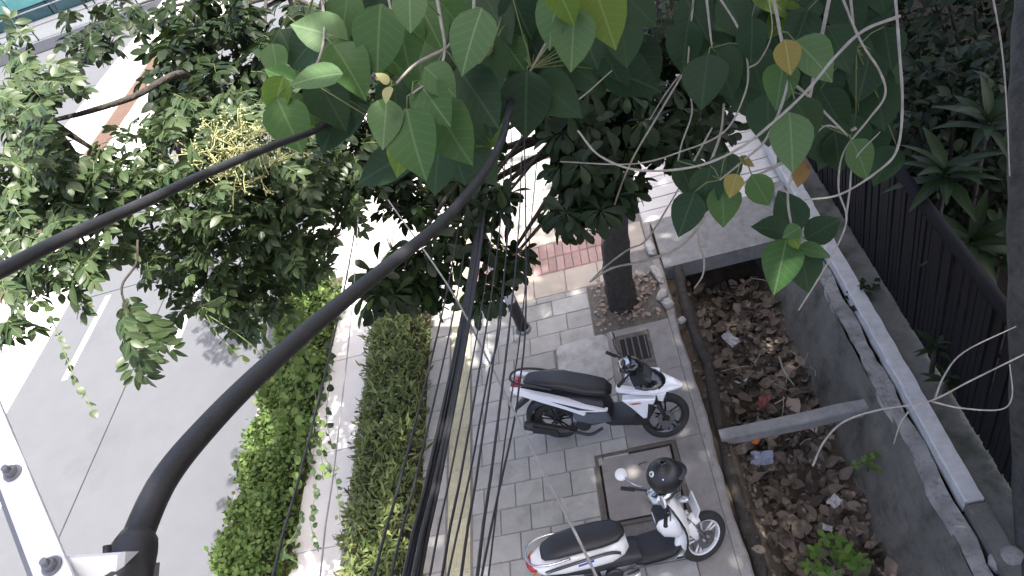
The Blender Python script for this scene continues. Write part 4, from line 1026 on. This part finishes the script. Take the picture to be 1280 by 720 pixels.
# rubbish in the drain: crumpled wrappers
def wrapper(px, py, z, s, m_, label):
    c = G(px, py, z); b = MB(); n = 5
    for i in range(n+1):
        for j in range(n+1): b.v.append(((i/n-.5)*s*1.5, (j/n-.5)*s, random.uniform(-.18,.22)*s+.3*s*abs(i/n-.5)))
    for i in range(n):
        for j in range(n): a = i*(n+1)+j; b.f.append((a, a+n+1, a+n+2, a+1))
    o = b.build('wrapper', mat[m_], loc=tuple(c)); o.rotation_euler = (random.uniform(-.4,.4), random.uniform(-.4,.4), random.uniform(0,6)); tag(o, label, 'wrapper')
for a in [(913,424,-.5,.13,'trash_white','crumpled white wrapper in the drain near the tree'),(953,503,-.5,.13,'trash_red','faded red wrapper just behind the cross beam'),(947,548,-.5,.12,'trash_orange','orange wrapper scrap just in front of the cross beam'),(953,573,-.5,.15,'trash_blue','bluish plastic scrap in the drain in front of the beam'),(1042,628,-.45,.10,'trash_white','small white plastic scrap among leaves by the drain wall'),(926,477,-.5,.09,'trash_white','small white cup scrap among leaves behind the beam'),(1034,660,-.45,.06,'trash_white','tiny white scrap above the green weed')]: wrapper(*a)
def stick_thing(p, q, r, label, m_='vine'):
    tag(wbuild0(MB().tube(smooth_path([p, (np.array(p)+np.array(q))/2+rnd()*.02, q],4), [r*(1-.05*i) for i in range(17)], 6), 'dry_stick', mat[m_]), label, 'stick', 'twigs in the drain')
def wbuild0(mb, name, m_): return mb.build(name, m_, None, smooth=True)
stick_thing(G(974,446,-.5), G(993,482,-.5), .012, 'thin dry stick lying in the drain behind the beam')
stick_thing(G(968,505,-.5), G(980,497,-.5), .008, 'short forked stick near the red wrapper')
for k in range(14):
    u = G(rng.uniform(930,1040), rng.uniform(380,690), -.46); a = rng.uniform(0,6.28); stick_thing(u, u+np.array([math.cos(a), math.sin(a), .04])*rng.uniform(.12,.35), .005, ('thin pale twig among the dead leaves %s' % ('behind the cross beam' if u[1] > 4.2 else 'in front of the cross beam')))
stick_thing(G(940,348,-.5), G(962,352,-.5), .008, 'short pale stick under the bridge slab')
# root along the drain's near bank
rp = smooth_path([G(885,455,-.12), G(905,560,-.14), G(925,630,-.16), G(948,700,-.2), G(960,760,-.25)], 8)
tag(wbuild0(MB().tube(rp, [.05+.012*math.sin(i*.7)+.0012*i for i in range(len(rp))], 10), 'tree_root', mat['bark']), 'thick dark root running along the near bank of the drain', 'root')
rp = smooth_path([G(848,335,.0), G(856,375,-.02), G(870,420,-.08), G(885,455,-.12)], 6)
tag(wbuild0(MB().tube(rp, [.06+.01*math.sin(i) for i in range(len(rp))], 9), 'tree_root', mat['bark']), 'root dropping from the tree pit into the drain', 'root')
# broken white kerb stones beside the tree pit
def stone(px, py, sx, sy, sz, rz, label):
    c = G(px, py); b = MB(); n1, n2 = 8, 5
    for j in range(n2+1):
        ph = math.pi*j/n2
        for i in range(n1):
            th = 2*math.pi*i/n1; q = random.uniform(.85,1.12)
            b.v.append((math.copysign(abs(math.cos(th)*math.sin(ph))**.6, math.cos(th))*sx*q, math.copysign(abs(math.sin(th)*math.sin(ph))**.6, math.sin(th))*sy*q, math.cos(ph)*sz*q))
    for j in range(n2):
        for i in range(n1): b.f.append((j*n1+i, (j+1)*n1+i, (j+1)*n1+(i+1)%n1, j*n1+(i+1)%n1))
    o = b.build('broken_kerb_stone', mat['stone'], loc=(c[0], c[1], sz*.6)); o.rotation_euler = (0, 0, rz); tag(o, label, 'stone')
stone(813,312,.06,.16,.06,.1,'long white kerb stone fragment beside the bridge slab'); stone(822,345,.055,.17,.06,.25,'long white kerb stone fragment right of the trunk'); stone(828,371,.06,.10,.05,-.6,'small white kerb stone fragment at the pit corner'); stone(835,382,.07,.07,.06,.3,'rounded white stone at the corner of the tree pit'); stone(853,402,.05,.04,.04,.3,'small white stone on the drain bank')
for (px, py, s, lb) in [(764,385,.03,'pale pebble in the tree pit, left of the trunk'),(745,392,.025,'pale pebble at the left edge of the tree pit'),(748,366,.03,'pale pebble under the vine by the tree pit')]:
    c = G(px, py); o = ball((0,0,0), s, 8, 1, .8, .7).build('pebble', mat['stone'], loc=(c[0], c[1], .025)); tag(o, lb, 'pebble')
# torn sack at the foot of the shade tree
c = G(1262,708,.1); b = MB(); n = 10
for j in range(n+1):
    for i in range(16):
        th = 2*math.pi*i/16; q = 1+.12*math.sin(3*th+j)+random.uniform(-.06,.06); t_ = j/n
        rr = .16*math.sin(math.pi*(.12+.8*t_))*q; b.v.append((rr*math.cos(th), rr*.8*math.sin(th), t_*.26))
for j in range(n):
    for i in range(16): b.f.append((j*16+i, j*16+(i+1)%16, (j+1)*16+(i+1)%16, (j+1)*16+i))
b.f.append(tuple(n*16+i for i in range(16)))
tag(b.build('sack', mat['limeold'], loc=(c[0], c[1], .08), smooth=True), 'pale tied sack at the lower right corner', 'sack')
# ------------------------------------------------------------------ large-leaved climber close to the camera
def big_leaf(me, parent, px, py, Lp, ang, d, face=.6):
    """px,py is the middle of the blade, ang the heading of its tip"""
    a = R_(ang); L = 1.12*Lp*d/FPX
    to_cam = unit(CP - P(px, py, d))
    tip = right*math.cos(a) + down*math.sin(a)
    n_ = unit(to_cam*face + UP*.75 + rnd()*.22)
    ax = tip + to_cam*rng.uniform(-.2,.35)
    Rm = frame(ax, n_, L, rng.uniform(.92,1.12))
    loc = P(px, py, d) - Rm[:, 1]*.5
    return leaf_obj('leaf', me, parent, Rm, loc), loc
ME_B = {k: [tmpl_mesh(T_ovate, 'leaf', mat[k]), tmpl_mesh(T_ovate2, 'leaf', mat[k])] for k in ('broad','broaddark','broadpale','broadlime','young','yellow','autumn')}
def climber(label, base, leaves, twigs, n_rand=None):
    root = empty('climber', base, label=label, cat='climber', group='large-leaved climbers near the camera')
    stalks = MB(); nodes = [P(*t) for tw in twigs for t in tw]
    b0 = np.array(base); top_ = b0+np.array([1.1,.2,3.3]); wbuild(MB().tube(smooth_path([nodes[0], b0, (b0+top_)/2+np.array([-.1,0,.2]), top_], 6), [.006]*10+[.009]*9, 7), 'main_stem', mat['vine'], root)
    for tw in twigs:
        q = smooth_path([P(*t) for t in tw], 5); wbuild(MB().tube(q, [.006-.003*i/len(q) for i in range(len(q))], 6), 'twig', mat['vine'], root)
    for (px, py, L, a, d, k) in leaves:
        o, loc = big_leaf(random.choice(ME_B[k]), root, px, py, L, a, d)
        nd = min(nodes, key=lambda q: np.linalg.norm(q-loc))
        stalks.tube([loc, (loc+nd)/2+UP*.015, nd], .0022, 5)
    wbuild(stalks, 'leaf_stalks', mat['vinegreen'], root)['kind'] = 'stuff'
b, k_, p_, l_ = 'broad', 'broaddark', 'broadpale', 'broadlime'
L1 = [(398,38,66,200,2.3,p_),(437,85,72,55,2.2,b),(393,95,62,175,2.1,p_),(345,122,50,110,2.3,l_),(362,157,66,65,2.3,b),(413,128,70,60,2.4,k_),(472,50,78,95,2.2,b),(503,50,72,80,2.3,b),(512,12,50,90,2.0,p_),(588,50,80,110,2.0,p_),(538,30,66,60,2.3,b),
      (541,128,66,55,1.9,b),(516,178,84,80,1.9,b),(481,153,60,95,1.9,p_),(562,165,84,62,2.0,b),(597,120,84,55,2.1,k_),(605,80,88,70,2.3,k_),(545,205,76,100,2.2,k_),(552,102,48,40,1.9,p_),(478,97,19,230,1.85,'young'),(484,118,20,120,1.85,'young'),(430,20,60,100,2.4,b),(455,15,60,60,2.5,k_),(560,10,60,40,2.4,b),
      (620,20,70,60,2.5,k_),(640,60,70,90,2.6,k_),(500,190,60,110,2.3,l_),(585,160,60,30,2.3,k_),(440,110,50,30,2.5,k_),(378,140,50,20,2.4,b),(350,95,40,200,2.4,b),(415,160,60,120,2.5,k_),(380,60,60,140,2.6,k_),(610,140,60,80,2.4,k_),(570,200,60,80,2.5,k_)]
T1 = [[(540,-40,2.2),(550,20,2.15),(556,62,2.1),(545,95,1.95),(515,117,1.9)],[(556,62,2.1),(520,80,2.0),(495,105,1.9)],[(400,-30,2.4),(405,50,2.3),(385,100,2.3),(365,110,2.3)],[(480,-30,2.3),(490,20,2.25)],[(590,-30,2.2),(590,20,2.1),(556,62,2.1)],[(590,20,2.1),(615,60,2.3)]]
def fill(x0,x1,y0,y1,n,d,kinds): return [(rng.uniform(x0,x1), rng.uniform(y0,y1), rng.uniform(40,80), rng.uniform(10,160), d+rng.uniform(0,.4), (l_ if rng.uniform() < .06 else random.choice(kinds))) for _ in range(n)]
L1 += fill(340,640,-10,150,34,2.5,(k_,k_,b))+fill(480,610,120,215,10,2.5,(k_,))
climber('climber with large heart-shaped leaves and cream young shoots at top centre', P(540,-60,2.2), L1, T1)
L2 = [(690,22,70,105,2.2,p_),(716,50,70,92,2.2,p_),(756,20,72,70,2.2,l_),(705,0,60,60,2.1,l_),(695,120,72,40,2.5,k_),(657,132,76,92,2.5,k_),(735,55,60,70,2.5,k_),(668,60,66,60,2.6,k_),(780,50,60,80,2.5,k_),(800,10,60,40,2.5,k_),(670,95,60,120,2.6,k_),(700,75,60,100,2.6,k_),(760,75,60,60,2.7,k_),(735,95,56,30,2.7,k_),(650,20,60,70,2.5,k_)]
T2 = [[(725,-40,2.3),(722,10,2.3),(700,25,2.3),(665,85,2.5),(655,100,2.5)],[(722,10,2.3),(750,30,2.3)]]
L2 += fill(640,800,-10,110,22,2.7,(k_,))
climber('climber with pale green heart leaves lit from above, right of centre', P(725,-60,2.3), L2, T2)
L3 = [(940,50,50,90,2.5,k_),(880,100,66,100,2.6,k_),(905,88,66,70,2.7,k_),(855,60,60,100,2.8,k_),(935,202,21,20,2.3,'yellow'),(916,232,28,110,2.3,'yellow'),(952,240,46,60,2.3,b),(882,240,58,100,2.4,k_),(858,268,54,110,2.4,k_),(905,258,50,80,2.4,b),(985,72,40,80,2.2,'yellow'),(1022,75,66,40,2.3,p_),(975,105,54,100,2.3,b),(1008,150,54,60,2.3,k_),(990,178,68,85,2.2,p_),(1050,60,60,60,2.6,k_),(1042,140,60,60,2.7,k_),(1082,95,60,100,2.7,k_),(1100,130,60,80,2.8,k_),(1078,200,52,60,2.5,b),(1048,192,50,80,2.6,k_),(1000,218,30,110,2.3,'autumn'),
      (870,20,60,60,2.8,k_),(1000,40,60,110,2.6,k_),(1030,110,60,80,2.7,k_),(960,150,60,90,2.6,k_),(930,120,60,60,2.8,k_),(1025,180,60,50,2.6,k_),(1065,170,56,100,2.7,k_),(920,20,60,60,2.8,k_),(905,215,50,100,2.5,k_),(860,225,50,60,2.6,k_),(1060,20,60,80,2.8,k_),(945,85,60,70,2.7,k_),(1110,60,50,80,2.9,k_)]
T3 = [[(960,-40,2.4),(975,40,2.35),(985,100,2.3),(960,170,2.3),(930,200,2.3),(900,225,2.35)],[(985,100,2.3),(1010,120,2.4),(1060,170,2.5)],[(880,-30,2.7),(890,60,2.7)],[(1060,-30,2.6),(1070,60,2.65)]]
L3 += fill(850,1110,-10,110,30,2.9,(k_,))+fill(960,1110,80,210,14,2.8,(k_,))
climber('climber with dark and yellowing heart leaves among pale twigs, upper right', P(960,-60,2.4), L3, T3)
L4 = [(976,332,64,102,2.6,b),(1020,313,38,10,2.6,b),(986,262,52,240,2.7,k_),(1006,338,54,80,2.65,k_),(966,285,44,200,2.65,k_),(1030,285,46,330,2.7,k_),(990,290,24,150,2.55,p_),(994,303,18,60,2.55,l_)]
T4 = [[(1000,190,2.6),(985,240,2.65),(990,285,2.6),(996,300,2.6)]]
climber('small leafy climber shoot hanging over the white ledge', P(1000,180,2.6), L4, T4)

# ---- bare pale vines
def vine(pts, r, label, depth=None, kids=()):
    q = smooth_path([P(*p) for p in pts], 7); n = len(q); root = empty('bare_vine', q[0], label=label, cat='vine', group='pale bare vines')
    wbuild(MB().tube(q, [r*.78*(1-.35*i/n)*(1+.10*math.sin(i*1.3)) for i in range(n)], 7), 'stem', mat['vine'], root)
    for kp in kids:
        q = smooth_path([P(*p) for p in kp], 6); wbuild(MB().tube(q, [r*.7*(1-.5*i/len(q)) for i in range(len(q))], 6), 'side_shoot', mat['vine'], root)
vine([(1118,-20,2.3),(1124,60,2.3),(1128,130,2.3),(1122,185,2.3),(1100,212,2.3),(1050,243,2.35),(1005,250,2.4)], .0062, 'long pale vine dropping down the right and curling left')
vine([(1125,20,2.2),(1080,38,2.2),(1045,70,2.2),(1010,112,2.2),(970,150,2.2),(925,185,2.25),(870,208,2.3),(800,213,2.3),(750,195,2.35),(722,163,2.35)], .0065, 'thick pale vine sweeping from the top right to the dark tree')
vine([(1050,-10,2.5),(1075,50,2.5),(1100,90,2.5),(1106,120,2.5),(1085,150,2.5),(1055,190,2.5),(1048,235,2.5),(1058,270,2.5),(1050,300,2.5),(1025,345,2.55),(998,388,2.6)], .0055, 'pale vine winding down past the fence to a free tip', kids=[[(1058,268,2.5),(1062,240,2.5),(1068,200,2.5),(1100,165,2.5)],[(1048,160,2.5),(1030,158,2.5),(1010,180,2.5)]])
vine([(738,352,5.9),(765,335,5.6),(810,325,5.2),(850,308,4.6),(872,285,4.2),(890,258,3.8),(925,232,3.4),(975,205,3.0),(1030,180,2.8),(1070,160,2.7)], .0125, 'pale vine rising from the tree pit across the trunk', kids=[[(872,285,4.2),(874,305,4.3),(880,325,4.5),(878,345,4.7),(868,360,4.9)],[(890,258,3.8),(880,230,3.7),(900,170,3.4),(905,130,3.2)]])
vine([(740,350,5.9),(757,333,5.7),(785,312,5.4),(808,300,5.3),(840,250,4.8),(868,200,4.3),(890,160,4.0)], .010, 'thin pale vine climbing from the pit beside the bridge')
vine([(752,305,5.4),(765,275,5.1),(770,250,4.9),(790,200,4.4),(825,140,3.9),(860,80,3.4),(880,30,3.0)], .009, 'pale vine hanging in front of the dark trunk')
vine([(895,-10,2.6),(925,40,2.6),(935,85,2.6),(930,120,2.6),(905,165,2.6),(850,190,2.65),(790,205,2.7),(700,202,2.8)], .0052, 'pale vine looping down from the top through the dark leaves', kids=[[(935,85,2.6),(950,75,2.6),(965,40,2.6),(960,-10,2.6)]])
vine([(868,-10,2.8),(862,50,2.8),(860,100,2.8),(865,140,2.8),(852,180,2.8),(845,215,2.85)], .0055, 'nearly straight pale vine hanging in the dark gap', kids=[[(850,93,2.8),(830,120,2.8),(812,150,2.8)]])
vine([(640,134,2.6),(670,143,2.6),(715,130,2.6),(765,88,2.6)], .005, 'short pale twig arching over two dark heart leaves')
vine([(1016,582,4.6),(1030,552,4.5),(1055,527,4.4),(1100,512,4.3),(1160,502,4.2),(1215,475,4.1),(1290,438,4.0)], .0085, 'pale bent vine reaching over the drain from the right trunk', kids=[[(1168,500,4.2),(1180,470,4.2),(1205,440,4.15),(1270,408,4.1)],[(1165,502,4.2),(1200,510,4.2),(1250,512,4.15),(1265,495,4.1),(1262,455,4.1)],[(1135,515,4.25),(1125,530,4.3),(1117,555,4.4)]])
vine([(1240,-10,3.6),(1252,60,3.6),(1258,130,3.6),(1262,220,3.7)], .006, 'thin grey liana clinging beside the right trunk')

# ---- strings of creeper hanging over road and path
def string(pts, n, ll, label, material='ivy'):
    q = smooth_path([P(*p) for p in pts], 8); root = empty('creeper_string', q[0], label=label, cat='creeper', group='hanging creeper strings')
    wbuild(MB().tube(q, .003, 5), 'stem', mat['vinegreen'], root); me = tmpl_mesh(T_round, 'leaf', mat[material])
    for k in range(n):
        p = q[int((k+.5)/n*(len(q)-1))]; leaf_obj('leaf', me, root, frame(np.array([rng.normal(), rng.normal(), -.6]), UP*.6+(CP-p)*.1+rnd()*.3, ll*rng.uniform(.6,1.2)), p+rnd()*.006)
string([(30,370,3.6),(62,395,3.6),(80,440,3.6),(100,485,3.6),(120,518,3.6)], 22, .045, 'creeper string hanging over the pale lane at far left', 'leaflet')
string([(250,380,4.4),(270,415,4.4),(292,438,4.4),(308,455,4.4)], 12, .055, 'creeper string hanging over the right side of the road', 'leaflet')
string([(262,395,4.4),(300,420,4.4),(330,445,4.5)], 6, .04, 'thin trailing creeper tendril over the road edge', 'leaflet')
string([(368,300,5.0),(372,380,5.2),(385,440,5.4),(398,520,5.6),(404,600,5.8)], 26, .075, 'creeper string hanging beside the bright creeper mound')
string([(400,480,5.6),(392,540,5.8),(405,570,5.8),(420,600,5.9),(425,650,6.0)], 20, .065, 'creeper string trailing over the pale path', 'leaflet')
string([(355,330,5.2),(345,400,5.6),(352,470,5.8),(345,560,6.0)], 34, .085, 'long creeper string merging with the creeper mound')
string([(378,640,6.2),(370,665,6.2),(355,690,6.2),(375,705,6.2)], 16, .06, 'creeper string lying at the lower end of the path', 'leaflet')
string([(352,330,5.2),(362,400,5.4),(368,460,5.6),(372,540,5.9),(366,620,6.1)], 40, .08, 'leafy creeper string along the right flank of the creeper mound')
string([(405,430,5.5),(412,470,5.6),(408,520,5.8),(415,560,5.9)], 18, .06, 'short creeper string over the bright path', 'leaflet')
string([(385,560,5.9),(395,610,6.0),(388,650,6.1),(398,690,6.2)], 22, .065, 'creeper string spilling from the mound onto the path', 'leaflet')
string([(335,390,5.4),(330,440,5.6),(322,500,5.8)], 22, .08, 'creeper string hanging on the road side of the mound')
# dry flower twigs in the sunlit crown
fl = empty('flower_twigs', P(300,180,4.3), label='tangle of pale yellow-green flower twigs in the sunlit crown', cat='flowers')
for k in range(64):
    a = P(rng.uniform(255,345), rng.uniform(155,222), 4.0+rng.normal()*.1); d_ = unit(rnd()+np.array([0,0,.5])); tw = MB(); e = a+d_*.16; tw.tube([a, (a+e)/2+rnd()*.01, e], [.004,.003,.002], 5)
    for q in range(6):
        s = a+(e-a)*rng.uniform(.2,1); f = s+unit(rnd()+d_*.6)*rng.uniform(.03,.09); tw.tube([s, f], [.0025,.0015], 4); tw.v += []; tw.add(ball(f, .006, 5).v, ball(f, .006, 5).f)
    wbuild(tw, 'twig', mat['twig'], fl)

# ------------------------------------------------------------------ cables
def cable(pts, rad, label, m_='wire', group='overhead wires', name='wire', seg=8, n=10):
    q = smooth_path([P(*p) for p in pts], n)
    if hasattr(rad, '__len__'): rad = list(np.interp(np.linspace(0,1,len(q)), np.linspace(0,1,len(rad)), rad))
    o = MB().tube(q, rad, seg).build(name, mat[m_], None, smooth=True); tag(o, label, 'cable', group); return o
cable([(138,760,.60),(165,688,.66),(205,600,.74),(262,530,.84),(330,462,.98),(410,392,1.18),(490,328,1.42),(555,275,1.68),(600,222,1.95),(625,180,2.15),(636,140,2.4),(655,60,3.2)], [.0145,.0143,.014,.014,.014,.014,.0138,.0135,.013,.012,.0115,.011], 'thick black cable curving from the lower left bracket to top centre', 'rubber', None, 'thick_cable', 14)
cable([(-60,366,.95),(0,339,1.0),(80,298,1.12),(170,258,1.32),(260,216,1.58),(340,183,1.95),(400,160,2.4),(440,132,2.9),(470,90,3.5)], .0108, 'black cable running in from the left edge under the leaves', 'rubber', None, 'thick_cable', 12)
W = [ # pixel at the bottom edge, pixel near the convergence
 ((508,760),(607,200),.010,'thickest cable of the bundle over the tactile strip'),((513,760),(611,195),.008,'second cable of the thick bundle'),((503,760),(604,205),.006,'left cable of the thick bundle'),((517,760),(612,190),.006,'right cable of the thick bundle'),((497,760),(601,215),.005,'thin cable hugging the left of the bundle'),((509,760),(609,215),.006,'cable in the middle of the bundle'),
 ((458,760),(583,205),.0045,'wire over the middle of the hedge'),((480,760),(592,215),.004,'wire over the right side of the hedge'),((546,760),(632,185),.004,'wire just right of the bundle over the tactile tiles'),((571,760),(640,190),.004,'wire crossing the tactile strip'),((592,760),(652,180),.0045,'wire over the pavers right of the tactile strip'),((332,760),(455,180),.004,'wire over the creeper mound'),((396,760),(447,170),.0025,'thin pale wire over the path'),((530,760),(622,200),.003,'thin wire between bundle and tactile strip')]
for i, (a, c, r, lb) in enumerate(W):
    z0 = 4.75+.02*i; w = ray(*a); d0 = (z0-CAM_H)/w[2]; d1 = 6.6
    p0 = P(a[0], a[1], d0); p1 = P(c[0], c[1], d1); pts = []
    p2 = p1 + np.array([.15+.02*i, 4.2, 1.15])
    for t in np.linspace(0, 1, 12): q = p0+(p1-p0)*t; q[2] -= .10*math.sin(math.pi*t); pts.append(q)
    o = MB().tube(smooth_path([p0+(p0-p1)*.9+np.array([0,0,.1]), p0+(p0-p1)*.4+np.array([0,0,.02])]+pts+[(p1+p2)/2-np.array([0,0,.08]), p2], 3), r*(1.4 if i < 6 else 1.05), 7).build('wire', mat['wiregrey' if 'pale' in lb else 'wire'], None, smooth=True); tag(o, lb, 'cable', 'overhead wires')
cable([(485,250,5.0),(560,357,3.9),(620,470,3.2),(680,590,2.75),(720,668,2.55),(770,770,2.4),(860,950,2.1)], .0052, 'grey wire slanting the other way across the pavement to the white scooter', 'wiregrey')
cable([(655,150,6.0),(657,260,4.9),(657,400,3.8),(648,490,3.3),(640,540,3.1),(618,640,2.7),(595,760,2.4),(560,980,2.0)], .005, 'wire dropping past the flyer-covered pole', 'wire')
cable([(640,180,6.2),(628,380,4.0),(610,470,3.4),(590,580,2.9),(552,760,2.4),(520,960,2.0)], .0045, 'wire to the left of the pole over the pavers', 'wire')
cable([(672,190,6.2),(662,300,5.0),(650,420,4.0),(630,560,3.2),(606,760,2.5)], .004, 'wire running close to the rear of the black scooter', 'wire')

# short pole wrapped in torn flyers
pb = G(655,412); pole = empty('utility_pole', (pb[0],pb[1],0), label='thin dark utility pole wrapped in torn flyers on the pavement', cat='pole')
MB().tube([(0,0,-.02),(-.02,0,1.2),(-.04,0,5.2)], [.075,.07,.05], 12).build('shaft', mat['wire'], pole, smooth=True)
for (z0, z1, a0, a1) in ((.95,1.0,180,330),(.80,.86,200,350),(.55,.72,230,340),(1.12,1.2,190,300)):
    b = MB(); n = 9
    for i in range(n+1):
        a = R_(a0+(a1-a0)*i/n); r = .079
        b.v += [(r*math.cos(a)-.016, r*math.sin(a), z0+random.uniform(-.02,.02)),(r*math.cos(a)-.018, r*math.sin(a), z1+random.uniform(-.03,.03))]
    for i in range(n): b.f.append((2*i, 2*i+2, 2*i+3, 2*i+1))
    b.build('flyer', mat['banner'], pole)
MB().lathe([(.075,0),(.10,.0),(.10,.03),(.078,.05)], 12, Matrix.Rotation(R_(90),4,'X')).build('base_collar', mat['greymetal'], pole, smooth=True)
fp = empty('utility_pole', (-.75,9.9,0), label='far utility pole carrying the wires behind the dark crown', cat='pole')
MB().tube([(0,0,-.02),(0,0,4.6)], [.08,.06], 12).build('shaft', mat['greymetal'], fp, smooth=True)

# ------------------------------------------------------------------ camera bracket, lower left
a, c = P(-44,445,.80), P(94,790,.56)
root = empty('camera_bracket', P(40,720,.6), label='white steel bracket arm with bolts in the lower left corner', cat='bracket')
ax = unit(c-a); L = np.linalg.norm(c-a); sd_ = unit(np.cross(ax, UP)); nn = np.cross(sd_, ax); nn = nn if nn[2] > 0 else -nn
def bar3(mb, o, half_s, lo_n, hi_n, t0=0, t1=1):
    vs = []
    for t in (t0, t1):
        for (s, n_) in ((-half_s,lo_n),(half_s,lo_n),(half_s,hi_n),(-half_s,hi_n)): vs.append(a+ax*L*t+sd_*(s+o)+nn*n_)
    return mb.add(vs, [(0,1,2,3)[::-1],(4,5,6,7)]+[(i,(i+1)%4,4+(i+1)%4,4+i) for i in range(4)])
wbuild(bar3(MB(), 0, .0135, -.004, .0), 'flange', mat['whitemetal'], root, False)
wbuild(bar3(MB(), .0155, .002, -.055, .0), 'web', mat['greymetal'], root, False)
def bolt(px, py):
    w = ray(px, py); t = (a-CP).dot(nn)/w.dot(nn); p = CP+w*t
    b = MB()
    for (r, h0, h1, sg) in ((.0085,.0003,.0022,20),(.0058,.0022,.0075,6),(.0032,.0075,.0125,12)):
        for h_ in (h0, h1):
            for k in range(sg): an = 2*math.pi*k/sg; b.v.append(tuple(p+nn*h_+(ax*math.cos(an)+sd_*math.sin(an))*r))
        o_ = len(b.v)-2*sg
        for k in range(sg): b.f.append((o_+k, o_+(k+1)%sg, o_+sg+(k+1)%sg, o_+sg+k))
        b.f.append(tuple(o_+sg+k for k in range(sg)))
    wbuild(b, 'bolt', mat['greymetal'], root, False)
bolt(17,592); bolt(66,708)
# junction box the thick cable leaves from
jb = empty('junction_box', P(120,735,.6), label='white junction box with cable gland at the lower left edge', cat='box')
o0 = P(120,722,.62); e1 = unit(P(160,722,.62)-P(80,728,.62)); e3 = unit(CP-o0); e2 = np.cross(e3, e1); e3 = np.cross(e1, e2)
def obox(mb, c_, h1, h2, h3, bv=.12):
    vs = []
    for (k, f_) in ((-1,1),(.7,1),(1,1-bv)):
        for (i, j) in ((-1,-1),(1,-1),(1,1),(-1,1)): vs.append(c_+e1*h1*i*f_+e2*h2*j*f_+e3*h3*k)
    fs = [(8,9,10,11),(3,2,1,0)]
    for q in (0,4): fs += [(q+i, q+(i+1)%4, q+4+(i+1)%4, q+4+i) for i in range(4)]
    return mb.add(vs, fs)
wbuild(obox(MB(), o0, .030, .022, .02), 'housing', mat['whitemetal'], jb, False)
wbuild(obox(MB(), P(170,725,.66), .014, .016, .016), 'side_block', mat['greymetal'], jb, False)
gl = [P(152,742,.61), P(160,712,.64), P(168,686,.66), P(172,676,.67)]; wbuild(MB().tube(gl, [.022,.022,.0205,.018], 14), 'gland', mat['rubber'], jb)
wbuild(MB().tube([P(134,700,.62), P(134,682,.625)], .0035, 8), 'clamp_screw', mat['rubber'], jb)
